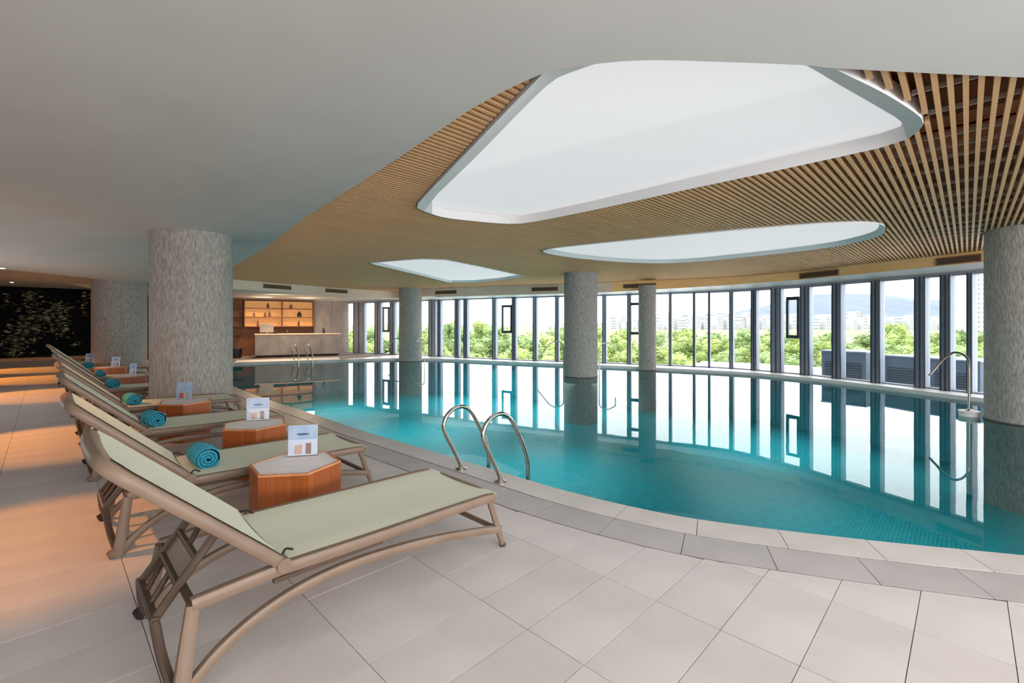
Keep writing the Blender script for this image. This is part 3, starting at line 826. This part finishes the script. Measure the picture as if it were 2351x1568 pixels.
    bn = Vector((-bd.z, 0, bd.x)) if (-bd.z) < 0 else Vector((bd.z, 0, -bd.x))
    bn = Vector((bd.z, 0, -bd.x))      # faces the sitter (forward and up)
    if bn.z < 0: bn = -bn
    loop = []
    for f in (0.0, 0.25, 0.5, 0.75, 0.9): loop.append(h0+bd*Lb*f+Vector((0, -HW, 0)))
    loop += [h0+bd*(Lb*0.975)+Vector((0, -HW+0.03, 0)), h0+bd*Lb+Vector((0, -HW+0.11, 0)), h0+bd*Lb*1.012, h0+bd*Lb+Vector((0, HW-0.11, 0)), h0+bd*(Lb*0.975)+Vector((0, HW-0.03, 0))]
    for f in (0.9, 0.75, 0.5, 0.25, 0.0): loop.append(h0+bd*Lb*f+Vector((0, HW, 0)))
    obj('backrest_frame', MB().tube(catmull(loop, 4), 0.030, 10, 0.026, up=bn, power=0.7), m, root, smooth=True)
    mb = MB(); rows = []
    for i in range(11):
        f = i/10; row = []
        wv = HW+0.008 if f < 0.92 else HW-0.03
        for j in range(9):
            g = j/8*2-1; row.append(h0+bd*(Lb*(0.02+0.965*f))+Vector((0, g*wv, 0))+bn*(0.029-0.016*(1-g*g)))
        rows.append(row)
    for a, b in zip(rows, rows[1:]): mb.strip(a, b)
    lo = [[v-bn*0.006 for v in r_] for r_ in rows]
    for a, b in zip(lo, lo[1:]): mb.strip(b, a)
    obj('back_sling', mb, M['sling'], root, smooth=True)
    # lattice prop under the backrest
    q0 = Vector((-0.045, 0, 0.25)); q1 = Vector((0.165, 0, 0.525)); pd = (q1-q0)
    Pp = lambda f, y: q0+pd*f+Vector((0, y, 0))
    hw = 0.18
    lat = empty('support_lattice', (0, 0, 0), None, None); lat.parent = root
    md = M['resindark']
    for y in (-hw, hw): obj('lattice_bar', rib([Pp(0, y), Pp(1.0, y)], 0.014, 0.016), md, lat, smooth=True)
    for f in (0.36, 0.66, 1.0): obj('lattice_bar', rib([Pp(f, -hw), Pp(f, hw)], 0.012, 0.014), md, lat, smooth=True)
    obj('lattice_panel', MB().add([Pp(0.38, -hw+0.02), Pp(0.38, hw-0.02), Pp(0.64, hw-0.02), Pp(0.64, -hw+0.02), Pp(0.38, -hw+0.02)+Vector((0.012, 0, -0.008)), Pp(0.38, hw-0.02)+Vector((0.012, 0, -0.008)), Pp(0.64, hw-0.02)+Vector((0.012, 0, -0.008)), Pp(0.64, -hw+0.02)+Vector((0.012, 0, -0.008))],
        [(0, 1, 2, 3), (7, 6, 5, 4), (0, 4, 5, 1), (1, 5, 6, 2), (2, 6, 7, 3), (3, 7, 4, 0)]), m, lat)
    obj('lattice_bar', rib([Pp(0, -0.06), Pp(0.36, -0.02)], 0.010, 0.012), md, lat, smooth=True)
    obj('lattice_bar', rib([Pp(0, 0.06), Pp(0.36, 0.12)], 0.010, 0.012), md, lat, smooth=True)
    obj('lattice_bar', rib([Pp(0.66, -0.02), Pp(1.0, 0.03)], 0.010, 0.012), md, lat, smooth=True)
    return root
proto = make_lounger()
S0 = 0.335
lounger_spots = [
    (0.0, 2.055, 'front lounger without a towel, its whole taupe frame in view'),
    (-0.035, 3.62, 'sun lounger just behind the front one, bright blue towel upright at the hinge'),
    (-0.035, 5.50, 'third sun lounger from the front, towel at its hinge, between two hexagonal tables'),
    (-0.03, 7.18, 'fourth sun lounger from the front, its foot just before the thick column'),
    (-0.035, 9.42, 'sun lounger just beyond the thick column, fifth from the front'),
    (-0.035, 11.55, 'sun lounger second from the far end of the row'),
    (-0.10, 14.1, 'farthest sun lounger, before the black planted wall')]
LO = []
for i, (ds, n0, lab) in enumerate(lounger_spots):
    o = proto if i == 0 else copy_tree(proto)
    c = uv(S0+ds, n0+HW); o.location = (c.x, c.y, 0.0); o.rotation_euler = (0, 0, ang); o['label'] = lab; LO.append(o)

# rolled towels
def make_towel():
    o = empty('rolled_towel', (0, 0, 0), 'x', 'towel', 'rolled blue towels on the loungers')
    R = 0.078; Lh = 0.130
    prof = [(R*0.93, -Lh), (R, -Lh+0.012), (R*1.01, -0.05), (R, 0.03), (R*1.01, 0.09), (R, Lh-0.012), (R*0.93, Lh)]
    mb = MB(); n = 28; vs = []
    for r, y in prof:
        for j in range(n):
            a = 2*math.pi*j/n; k = r*(1+0.02*math.sin(3*a+y*9)); vs.append((k*math.cos(a), y, R*0.98+k*math.sin(a)*0.97))
    fs = [(i*n+j, (i+1)*n+j, (i+1)*n+(j+1) % n, i*n+(j+1) % n) for i in range(len(prof)-1) for j in range(n)]
    mb.add(vs, fs)
    obj('roll', mb, M['towel'], o, smooth=True)
    for sd in (-1, 1):     # spiral layers at both ends
        mb = MB(); P = []
        for k in range(64):
            a = k/64*2*math.pi*3.0; r = 0.010+(R*0.90-0.010)*k/63
            P.append(Vector((r*math.cos(a), sd*(Lh-0.004), R*0.98+r*math.sin(a)*0.97)))
        mb.tube(P, 0.009, 6, 0.0115, up=(0, 1, 0))
        obj('roll_end', mb, M['toweldark'], o, smooth=True)
    obj('flap', MB().tube([(R*0.80, y, R*0.98+R*0.62) for y in (-Lh+0.005, 0, Lh-0.005)], 0.010, 6, 0.006), M['towel'], o, smooth=True)
    return o
tw = make_towel()
tl = ['blue rolled towel on the second lounger, largest and nearest of the towels', 'blue rolled towel on the third lounger from the front', 'blue rolled towel on the lounger in front of the thick column',
      'blue rolled towel on the lounger just beyond the thick column', 'blue rolled towel, second from the far end of the row', 'blue rolled towel on the farthest lounger, before the black wall']
ta = [(0.50, -0.02, 0.03), (0.46, 0.0, 0.12), (0.46, 0.0, 0.1), (0.45, 0.0, 0.1), (0.44, 0.0, 0.0), (0.45, 0, 0.1)]
for i in range(6):
    o = tw if i == 0 else copy_tree(tw)
    l = LO[i+1]; a, b, r = ta[i]
    p = Vector((l.location.x, l.location.y))+U*a+V*b
    o.location = (p.x, p.y, 0.352); o.rotation_euler = (0, 0, ang+r); o['label'] = tl[i]

# hexagonal tables
def make_table():
    o = empty('side_table', (0, 0, 0), 'x', 'side table', 'hexagonal teak side tables'); R = 0.29; H = 0.45
    hexp = [Vector((math.cos(k*math.pi/3), math.sin(k*math.pi/3))) for k in range(6)]
    obj('core', MB().prism([p*(R-0.012) for p in hexp], 0.0, H-0.012), M['shelfdark'], o)
    Lx = R
    for k in range(6):
        a, b = hexp[k]*R, hexp[(k+1) % 6]*R; d = (b-a).normalized(); c = (a+b)/2; nb = 6
        sd = empty('side_panel', (0, 0, 0), None, None); sd.parent = o
        rz = math.atan2(d.y, d.x)
        wv = (b-a).length/nb
        for i in range(nb):
            p = a+d*wv*(i+0.5); q = p-Vector((d.y, -d.x))*0.006*1
            bo = link('board', BOARD, sd, loc=(q.x, q.y, (H-0.014)/2+0.001), rz=rz); bo.scale = (wv-0.0007, 0.014, H-0.016)
    # rim and marble inlay
    n = 6; mb = MB(); o1 = [p*R for p in hexp]; i1 = [p*(R-0.018) for p in hexp]
    vs = [(p.x, p.y, H-0.014) for p in o1]+[(p.x, p.y, H) for p in o1]+[(p.x, p.y, H) for p in i1]+[(p.x, p.y, H-0.008) for p in i1]
    fs = [(r_*6+j, r_*6+(j+1) % 6, (r_+1)*6+(j+1) % 6, (r_+1)*6+j) for r_ in range(3) for j in range(6)]
    obj('table_rim', mb.add(vs, fs), M['woodtrim'], o)
    obj('marble_top', MB().prism([p*(R-0.017) for p in hexp], H-0.02, H-0.003), M['marble'], o)
    return o
BOARD = MB().box((0, 0, 0), (1, 1, 1)).mesh('board', M['wood'])
tb = make_table()
table_spots = [(1.18, 3.215, 0.16, 'hexagonal teak table between the two nearest loungers'), (1.375, 4.745, 0.0, 'hexagonal teak table between the second and third loungers'),
               (1.19, 6.735, 0.0, 'hexagonal teak table just in front of the thick column'), (1.05, 10.8, 0.1, 'teak hexagonal table just left of the thick column, in the far group'),
               (1.0, 13.3, 0.0, 'teak hexagonal table in the middle of the far group'), (0.72, 15.2, 0.1, 'farthest hexagonal teak table, before the second column')]
def make_sign(kind):
    o = empty('table_sign', (0, 0, 0), 'x', 'table sign', 'printed table signs in clear stands'); w_, h_ = 0.20, 0.215
    T = Matrix.Rotation(-0.10, 3, 'X')
    def plate(x0, x1, z0, z1, y, th): # tilted thin plate
        return MB().box((0, 0, 0), (1e-6, 1e-6, 1e-6)) if False else MB().add([T @ Vector((x, yy, z))+Vector((0, 0, 0.006)) for x in (x0, x1) for yy in (y-th/2, y+th/2) for z in (z0, z1)],
            [(0, 1, 3, 2), (4, 6, 7, 5), (0, 4, 5, 1), (2, 3, 7, 6), (0, 2, 6, 4), (1, 5, 7, 3)])
    obj('stand_base', MB().box((0, 0.03, 0.003), (w_, 0.075, 0.005)), M['acrylic'], o)
    obj('acrylic_front', plate(-w_/2, w_/2, 0, h_, -0.003, 0.0022), M['acrylic'], o)
    obj('poster', plate(-w_/2+0.004, w_/2-0.004, 0.002, h_-0.004, 0.0, 0.001), M['papersky'] if kind == 2 else M['paper'], o)
    if kind != 2:
        obj('print', plate(-w_/2+0.008, w_/2-0.008, h_*0.52, h_-0.008, -0.0009, 0.0004), M['papersky'], o, label='pale blue printed sky')
    pts = [Vector((0.042*math.cos(a), 0, 0.007*math.sin(a))) for a in [k*math.pi/8 for k in range(16)]]
    mb = MB(); mb.add([T @ (p+Vector((0, -0.0013, h_*0.69)))+Vector((0, 0, 0.006)) for p in pts], [tuple(range(16))])
    if kind != 2: obj('print', mb, M['paperink'], o, label='dark printed lettering strip')
    obj('print', plate(-0.055, -0.005, 0.012, 0.075, -0.0012, 0.0004), M['paperred'] if kind == 2 else M['papertan'], o, label='tan printed picture')
    obj('print', plate(0.018, 0.055, 0.010, 0.085, -0.0012, 0.0004), M['paperbrown'] if kind != 2 else M['papertan'], o, label='brown printed picture')
    return o
sg = [make_sign(0), make_sign(2)]
sign_spots = [(-0.02, 0.15, 0.25, 0, 'clear sign stand on the nearest hexagonal table'), (-0.045, 0.13, 0.35, 0, 'clear sign stand on the table between second and third loungers'),
              (-0.11, 0.12, 0.05, 2, 'blue sky sign with red print, on the table before the thick column'), (0.03, 0.05, -0.35, 0, 'table sign nearest the thick column, left of it'),
              (0.05, 0.05, 0.0, 0, 'middle table sign of the far group'), (-0.02, 0.05, 0.05, 0, 'farthest table sign, standing before the second column')]
used = {0: 0, 2: 0}
TB = []
for i, (s_, n_, r, lab) in enumerate(table_spots):
    o = tb if i == 0 else copy_tree(tb)
    c = uv(s_, n_); o.location = (c.x, c.y, 0); o.rotation_euler = (0, 0, r); o['label'] = lab; TB.append(o)
    dx, dy, sr, kd, sl = sign_spots[i]
    src = sg[0] if kd == 0 else sg[1]
    so = src if not used[kd] else copy_tree(src); used[kd] = 1
    so.location = (c.x+dx, c.y+dy, 0.447); so.rotation_euler = (0, 0, sr); so['label'] = sl

# ------------------------------------------------------------------ pool ladders and spouts
def ladder(base1, base2, direc, label, name='pool_ladder'):
    c = (base1+base2)/2
    o = empty(name, (c.x, c.y, 0), label, 'pool ladder')
    prof_ = [(0.0, 0.0), (-0.015, 0.06), (-0.10, 0.22), (-0.185, 0.37), (-0.205, 0.45), (-0.165, 0.535), (-0.07, 0.59), (0.03, 0.59), (0.115, 0.54), (0.18, 0.455), (0.29, 0.27), (0.345, 0.12), (0.355, -0.05), (0.355, -0.95)]
    P2 = catmull([Vector(p) for p in prof_], 5)
    for b in (base1, base2):
        pts = [Vector((b.x-c.x+direc.x*t, b.y-c.y+direc.y*t, z)) for t, z in P2]
        obj('handrail', MB().tube(pts, 0.019, 10, up=(direc.y, -direc.x, 0)), M['steel'], o, smooth=True)
        obj('flange', MB().lathe([(0.055, 0.0), (0.055, 0.008), (0.03, 0.018), (0.022, 0.03)], (b.x-c.x, b.y-c.y, 0), 20), M['steel'], o, smooth=True)
    for z in (-0.30, -0.55, -0.80):
        a, b = base1-c+direc*0.355, base2-c+direc*0.355
        obj('step', MB().tube([Vector((a.x, a.y, z)), Vector((b.x, b.y, z))], 0.035, 8, 0.012), M['steel'], o, smooth=True)
    return o
ladder(Vector((-0.485, 4.384)), Vector((-0.101, 4.03)), U, 'steel pool ladder with two looped handrails beside the front lounger')
ladder(Vector((-8.19, 17.32))+Vector((-0.416, 0.909))*0.15, Vector((-7.756, 17.52))+Vector((-0.416, 0.909))*0.15, Vector((0.78, -0.62)), 'small far pool ladder at the pool end in front of the bar')
def spout(p, top, out, droop, label, base_disk=False, direc=Vector((-1, 0))):
    o = empty('water_spout', (p.x, p.y, ZW), label, 'water spout', 'swan neck spouts by the columns')
    z0 = -ZW
    pr = [(0, -0.3), (0, z0+top*0.5), (0, z0+top*0.80), (0.03, z0+top*0.90), (0.12, z0+top*0.98), (0.24, z0+top), (0.33, z0+top*0.96), (0.45, z0+top*0.86), (out, z0+top-droop)]
    pts = [Vector((direc.x*t, direc.y*t, z)) for t, z in catmull([Vector(q) for q in pr], 5)]
    obj('pipe', MB().tube(pts, 0.017, 10, up=(direc.y, -direc.x, 0.01)), M['steel'], o, smooth=True)
    if base_disk:
        obj('base_disk', MB().lathe([(0.12, -1.2), (0.12, 0.05), (0.13, 0.06), (0.13, 0.085), (0.0001, 0.085)], n=28), M['sill'], o, smooth=True)
        obj('flange', MB().lathe([(0.05, 0.085), (0.05, 0.095), (0.02, 0.11)], n=16), M['steel'], o, smooth=True)
    return o
spout(Vector((7.26, 7.32)), 0.93, 0.66, 0.36, 'large curved steel spout on a white base beside the right column', True, Vector((-1, -0.05)).normalized())
spout(Vector((1.50, 13.40)), 0.88, 0.75, 0.5, 'steel spout curving left from behind the middle pool column', False)
spout(Vector((2.46, 12.98)), 0.86, 0.45, 0.33, 'steel spout curving right beside the middle pool column', False, Vector((1, 0)))
spout(Vector((-4.42, 18.75)), 0.80, 0.62, 0.3, 'steel spout curving left from the column nearest the bar', False)
spout(Vector((-3.42, 18.0)), 0.84, 0.30, 0.1, 'steel spout standing right of the column nearest the bar', False, Vector((-0.55, -0.8)).normalized())

# ------------------------------------------------------------------ bar: counter, shelf, small things
CA = Vector((-10.58, 18.96)); CB = Vector((-7.62, 20.50)); CD = (CB-CA).normalized(); CN = Vector((CD.y, -CD.x)); CLn = (CB-CA).length
crz = math.atan2(CD.y, CD.x)
ctr = empty('bar_counter', (CA.x, CA.y, 0), 'grey stone bar counter with a lit pale wooden top at the pool end', 'counter', rz=crz)
obj('body', MB().box((CLn/2, 0.36, 0.50), (CLn-0.06, 0.6, 0.84)), M['dark'], ctr)
obj('toe_kick', MB().box((CLn/2-0.03, 0.36, 0.05), (CLn-0.1, 0.54, 0.08)), M['dark'], ctr)
for i in range(4): obj('panel', MB().box((CLn*(i+0.5)/4, 0.045, 0.50), (CLn/4-0.004, 0.05, 0.84)), M['concrete'], ctr)
obj('panel', MB().box((0.005, 0.36, 0.50), (0.05, 0.6, 0.84)), M['dark'], ctr)
obj('countertop', MB().box((CLn/2, 0.34, 0.945), (CLn+0.04, 0.74, 0.05)), M['countertop'], ctr, bevel=0.006)

def wall_t(x):
    r = (x-1175.5)/FPX; return (-7.95-22.4*r)/(0.857-0.515*r)
T0, T1 = wall_t(719), wall_t(560)
sh_o = B0+BD*T1+BN*0.0
shelf = empty('bar_shelf', (sh_o.x, sh_o.y, 0), 'warm backlit wooden shelf niche on the wall behind the bar counter', 'shelf', rz=math.atan2(-BD.y, -BD.x))
LW = T1-T0
zr = [1.27, 1.69, 2.07, 2.41]
for z in zr: obj('shelf_board', MB().box((LW/2, -0.16, z), (LW, 0.26, 0.035)), M['shelfdark'], shelf)
for f in (0.0, 0.53, 1.0): obj('divider', MB().box((LW*f+(0.02 if f == 0 else -0.02 if f == 1 else 0), -0.16, 1.84), (0.04, 0.26, 1.12)), M['shelfdark'], shelf)
for za, zb in zip(zr, zr[1:]):
    for fa, fb in ((0.0, 0.53), (0.53, 1.0)):
        obj('back_panel', MB().box((LW*(fa+fb)/2, -0.02, (za+zb)/2), (LW*(fb-fa)-0.01, 0.03, zb-za-0.01)), M['glowpanel'], shelf)
# darker shelf bay to the left
sh2o = B0+BD*(T1+1.3)
sh2 = empty('bar_cabinet', (sh2o.x, sh2o.y, 0), 'dim brown shelf bay left of the lit niche, half hidden by the column', 'cabinet', rz=math.atan2(-BD.y, -BD.x))
obj('back_panel', MB().box((0.62, -0.02, 1.2), (1.24, 0.03, 2.4)), M['shelfdark'], sh2)
for z in (0.9, 1.27, 1.69, 2.07): obj('shelf_board', MB().box((0.62, -0.14, z), (1.24, 0.22, 0.03)), M['dark'], sh2)
SD = -BD
def on_shelf(f, row, out=0.14):
    p = sh_o+SD*(LW*f)+BN*out; return (p.x, p.y, zr[row]+0.018)
def bottle_mesh(h, r):
    return MB().lathe([(r, 0), (r, h*0.6), (r*0.5, h*0.76), (r*0.36, h*0.8), (r*0.36, h)], n=12)
items = [(0.33, 2, 0.24, 0.05, 'tall brown bottle on the top shelf of the lit niche'), (0.66, 2, 0.2, 0.06, 'brown jar on the right half of the top lit shelf'),
         (0.14, 1, 0.22, 0.03, 'slim bottle at the left end of the middle lit shelf'), (0.29, 1, 0.2, 0.05, 'left of two bottles side by side on the middle lit shelf'),
         (0.35, 1, 0.24, 0.05, 'right of two bottles side by side on the middle lit shelf'), (0.785, 1, 0.25, 0.09, 'dark thick bottle on the right of the middle lit shelf'),
         (0.19, 0, 0.26, 0.04, 'slim bottle on the left of the lowest lit shelf'), (0.775, 0, 0.26, 0.04, 'pale brown bottle on the right of the lowest lit shelf')]
for f, row, h, r, lab in items:
    p = on_shelf(f, row)
    o = empty('bottle', p, lab, 'bottle', 'bottles on the lit bar shelf')
    obj('glass_body', MB().lathe([(r, 0), (r, h*0.6), (r*0.5, h*0.76), (r*0.36, h*0.8), (r*0.36, h*0.92)], n=12), M['bottle'] if 'dark' not in lab else M['rubber'], o, smooth=True)
    obj('cap', MB().lathe([(r*0.4, h*0.92), (r*0.4, h)], n=10), M['dark'], o, smooth=True)
def on_counter(x, back=0.35):
    r = (x-1175.5)/FPX
    t = (r*CA.y-CA.x)/(CD.x-r*CD.y); p = CA+CD*t-CN*back; return (p.x, p.y, 0.97)
p = on_counter(612)
o = empty('monitor', p, 'pale grey monitor seen from behind on the bar counter', 'monitor', rz=crz)
obj('screen_back', MB().box((0, 0, 0.24), (0.52, 0.04, 0.36)), M['monitor'], o, bevel=0.008)
obj('stand_neck', MB().box((0, 0.05, 0.08), (0.06, 0.03, 0.14)), M['monitor'], o); obj('stand_foot', MB().box((0, 0.05, 0.006), (0.24, 0.18, 0.012)), M['monitor'], o)
p = on_counter(634)
o = empty('card_terminal', p, 'small dark box on the counter right of the monitor', 'device', rz=crz)
obj('body', MB().box((0, 0, 0.04), (0.14, 0.1, 0.08)), M['rubber'], o, bevel=0.01); obj('screen', MB().box((0, -0.052, 0.05), (0.1, 0.004, 0.04)), M['framedark'], o)
p = on_counter(660)
o = empty('bottle', p, 'dark bottle on the bar counter below the lit shelves', 'bottle')
obj('glass_body', MB().lathe([(0.04, 0), (0.04, 0.1), (0.02, 0.13), (0.016, 0.17)], n=12), M['bottle'], o, smooth=True); obj('cap', MB().lathe([(0.018, 0.17), (0.018, 0.19)], n=10), M['rubber'], o)
p = on_counter(745)
o = empty('dispenser', p, 'dark pump dispenser at the right end of the bar counter', 'dispenser')
obj('body', MB().lathe([(0.05, 0), (0.05, 0.17), (0.03, 0.19)], n=14), M['rubber'], o, smooth=True); obj('pump_head', MB().box((-0.02, 0, 0.22), (0.09, 0.04, 0.04)), M['rubber'], o)
c = unp(549, 822, 0)
o = empty('waste_bin', (c.x-0.3, c.y+0.25, 0), 'black bin on the floor left of the bar counter', 'bin')
obj('body', MB().lathe([(0.2, 0), (0.23, 0.02), (0.25, 0.36), (0.25, 0.38)], n=20), M['rubber'], o, smooth=True); obj('rim', MB().lathe([(0.26, 0.36), (0.262, 0.385), (0.24, 0.40), (0.2, 0.385)], n=20), M['framedark'], o, smooth=True)
# round spot lamps in the ceiling at far left
for x, y, z, lab in ((27, 647.5, ZC, 'small round ceiling spotlight before the black wall'), (5, 615, 2.50, 'small round ceiling spotlight at the left picture edge, on the dropped soffit')):
    c = unp(x, y, z)
    o = empty('spotlight', (c.x, c.y, z), lab, 'spotlight', 'ceiling spotlights at far left')
    obj('trim_ring', MB().lathe([(0.055, -0.012), (0.06, -0.004), (0.06, 0.0)], n=18), M['sill'], o, smooth=True)
    obj('lens', MB().lathe([(0.04, -0.016), (0.042, -0.012)], n=18), M['lampglow'], o)

# ------------------------------------------------------------------ outside: plant boxes, trees, city, hills
ground = obj('ground', MB().add([(-900, 24.5, -4.6), (2600, 24.5, -4.6), (5200, 5000, -4.6), (-4000, 5000, -4.6)], [(0, 1, 2, 3)]), M['lawn'], kind='structure')
terr = MB()
Wo = offset(W, -0.1); Wo2 = offset(W, -4.5)
sel = [i for i, p in enumerate(W) if p.x > 5.5 and p.y > 3]
terr.strip([Vector((Wo[i].x, Wo[i].y, -0.15)) for i in sel], [Vector((Wo2[i].x, Wo2[i].y, -0.15)) for i in sel])
obj('terrace', terr, M['sill'], kind='structure')
def plant_box(x0, d0, x1, d1, h, label, louv):
    a = Vector(((x0-1175.5)/FPX*d0, d0)); b = Vector(((x1-1175.5)/FPX*d1, d1)); d = b-a; L = d.length; rz = math.atan2(d.y, d.x)
    o = empty('plant_housing', (a.x, a.y, -0.15), label, 'equipment housing', 'grey equipment housings outside', rz)
    H = h+0.15
    obj('body', MB().box((L/2, 0.45, H/2), (L, 0.9, H)), M['plant'], o, bevel=0.01)
    obj('cap', MB().box((L/2, 0.45, H+0.015), (L+0.04, 0.94, 0.03)), M['frame'], o)
    for l0, l1, z0, z1 in louv:
        obj('louver_frame', MB().box((L*(l0+l1)/2, -0.01, (z0+z1)/2*H), (L*(l1-l0), 0.02, (z1-z0)*H)), M['louver'], o)
        nb = 6; me = MB().box((0, 0, 0), (L*(l1-l0)-0.02, 0.03, 0.012), M=Matrix.Rotation(-0.6, 3, 'X')).mesh('louver_blade', M['plant'])
        for i in range(nb): link('louver_blade', me, o, loc=(L*(l0+l1)/2, -0.025, (z0+(z1-z0)*(i+0.5)/nb)*H))
plant_box(1886, 13.0, 1988, 12.1, 0.62, 'grey louvered housing outside the window, left of the two', [(0.08, 0.30, 0.1, 0.62), (0.52, 0.9, 0.1, 0.62)])
plant_box(2028, 11.9, 2250, 9.9, 0.56, 'wider grey louvered housing outside the window beside the right column', [(0.05, 0.52, 0.1, 0.6), (0.58, 0.95, 0.1, 0.6)])

random.seed(21)
def crown_mesh(seed, m):
    random.seed(seed); mb = MB()
    for b in range(15):
        a = random.uniform(0, 6.28); rr = random.uniform(0.1, 0.75); z = random.uniform(-0.55, 0.7)
        rr *= math.sqrt(max(0.1, 1-z*z)); c = Vector((rr*math.cos(a), rr*math.sin(a), z)); br = random.uniform(0.28, 0.45)
        # core lump
        n1, n2 = 7, 5; vs = []
        for i in range(n2+1):
            th = math.pi*i/n2
            for j in range(n1):
                ph = 2*math.pi*j/n1; k = br*0.85*random.uniform(0.85, 1.1)
                vs.append(c+Vector((math.sin(th)*math.cos(ph), math.sin(th)*math.sin(ph), math.cos(th)))*k)
        mb.add(vs, [(i*n1+j, (i+1)*n1+j, (i+1)*n1+(j+1) % n1, i*n1+(j+1) % n1) for i in range(n2) for j in range(n1)])
        for i in range(110):
            v = Vector((random.gauss(0, 1), random.gauss(0, 1), random.gauss(0, 1))).normalized()*br*random.uniform(0.85, 1.25)
            leafquad(c+v, random.uniform(0.10, 0.2), mb)
    return mb.mesh('foliage', m)
crowns = [crown_mesh(31+i, M['leaf'] if i % 2 == 0 else M['leaf2']) for i in range(4)]
trunk = MB().lathe([(0.10, 0.0), (0.07, 0.5), (0.05, 1.0)], n=8).mesh('trunk', M['bark'], True)
def tree(x, d, ytop, wpx, ci, label, group='trees outside the windows'):
    X = (x-1175.5)/FPX*d; zt = HC+(744-ytop)*d/FPX; r = wpx*d/FPX/2; h = zt+4.6
    o = empty('tree', (X, d, -4.6), label, 'tree', group)
    rz_ = min(h*0.46, max(r*0.9, h*0.36))
    c = link('foliage', crowns[ci % 4], o, loc=(0, 0, h-rz_), rz=random.uniform(0, 6)); c.scale = (r, r, rz_)
    t = link('trunk', trunk, o); t.scale = (2, 2, h-rz_)
ORD = ('first second third fourth fifth sixth seventh eighth ninth tenth eleventh twelfth thirteenth fourteenth fifteenth sixteenth seventeenth eighteenth '
       'nineteenth twentieth twenty-first twenty-second twenty-third twenty-fourth twenty-fifth twenty-sixth twenty-seventh twenty-eighth twenty-ninth thirtieth').split()
random.seed(5)
for rowname, d, top0, w0, step, x0 in (('back', 60, 757, 88, 68, 790), ('middle', 48, 774, 96, 74, 815), ('front', 36, 804, 116, 92, 800)):
    xs = x0; k = 0
    while xs < 2330:
        top = top0+random.uniform(-9, 12)+(8 if xs > 1480 and d > 40 else 0)
        tree(xs, d+5.5*(k % 2), top, w0*random.uniform(0.9, 1.0), random.randrange(4), ORD[k]+' tree from the left in the '+rowname+' row of trees outside', rowname+' row of trees outside the windows')
        xs += step*random.uniform(1.0, 1.06); k += 1
tree(1038, 71, 737, 52, 1, 'tall leafy tree rising above the others left of the picture middle')
tree(1102, 71, 738, 62, 2, 'tall tree with a spreading top, second from the bar side')
tree(2052, 71, 742, 70, 0, 'tall pale green tree behind the wide housing outside')
# city
random.seed(9)
def building_proto(nf):
    o = empty('apartment_building', (0, 0, 0), 'small pale city building in the distance below the hills', 'building', 'distant city buildings')
    obj('walls', MB().box((0, 0, 0.5), (1, 1, 1)), M['city'], o)
    mb = MB()
    for i in range(nf): mb.box((0, -0.505, (i+0.5)/nf), (0.9, 0.02, 0.35/nf))
    obj('window_row', mb, M['citywin'], o)
    obj('roof', MB().box((0, 0, 1.015), (1.03, 1.03, 0.03)), M['city'], o)
    return o
bp = [building_proto(4), building_proto(6)]; usedb = [0, 0]
k = 0
for rowname, d, top0, gap in (('nearer', 500, 733, 1.4), ('farther', 640, 724, 1.3)):
    x = 1395+random.uniform(0, 10); c_ = 0
    while x < 2200 and c_ < 30:
        wpx = random.uniform(8, 20); top = top0+random.uniform(-8, 6)+(8 if x < 1520 else 0)
        q = k % 2; o = bp[q] if not usedb[q] else copy_tree(bp[q]); usedb[q] = 1; k += 1
        z = HC+(744-top)*d/FPX
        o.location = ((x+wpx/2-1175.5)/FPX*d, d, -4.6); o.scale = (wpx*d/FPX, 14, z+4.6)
        o['label'] = ORD[c_]+' building from the left in the '+rowname+' row of the distant city'
        x += wpx*gap+random.uniform(2, 16); c_ += 1
# tower
d = 190; X = (2236-1175.5)/FPX*d; H = HC+(744-628)*d/FPX+4.6; Wt = 66*d/FPX
o = empty('tower_block', (X, d, -4.6), 'pale high tower block outside, right by the right column', 'tower')
obj('walls', MB().box((0, 0, H/2), (Wt, 10, H)), M['city'], o)
wm = MB().box((0, 0, 0), (0.95, 0.1, 0.95)).mesh('window', M['citywin'])
for i in range(14):
    for j in range(6): link('window', wm, o, loc=(-Wt/2+Wt*(j+0.5)/6, -5.03, H*(i+0.6)/14.2))
# hill ridge
rp = [(1180, 746), (1300, 743), (1450, 739), (1511, 737), (1575, 733), (1630, 729), (1700, 714), (1748, 704), (1800, 691), (1869, 677), (1953, 674.5), (2042, 678), (2104, 687), (2180, 690), (2300, 700), (2500, 735), (2900, 745)]
dd = 2600; R_ = catmull([Vector(p) for p in rp], 6); rows = []
random.seed(2)
for p in R_:
    X = (p.x-1175.5)/FPX*dd; z = HC+(744-p.y)*dd/FPX
    rows.append([Vector((X, dd-900, -4.6)), Vector((X, dd-500, max(-4, z*0.35*random.uniform(0.9, 1.1)))), Vector((X, dd-200, max(-4, z*0.72*random.uniform(0.95, 1.05)))), Vector((X, dd, z)), Vector((X, dd+700, -4.6))])
mb = MB()
for a, b in zip(rows, rows[1:]): mb.strip(a, b)
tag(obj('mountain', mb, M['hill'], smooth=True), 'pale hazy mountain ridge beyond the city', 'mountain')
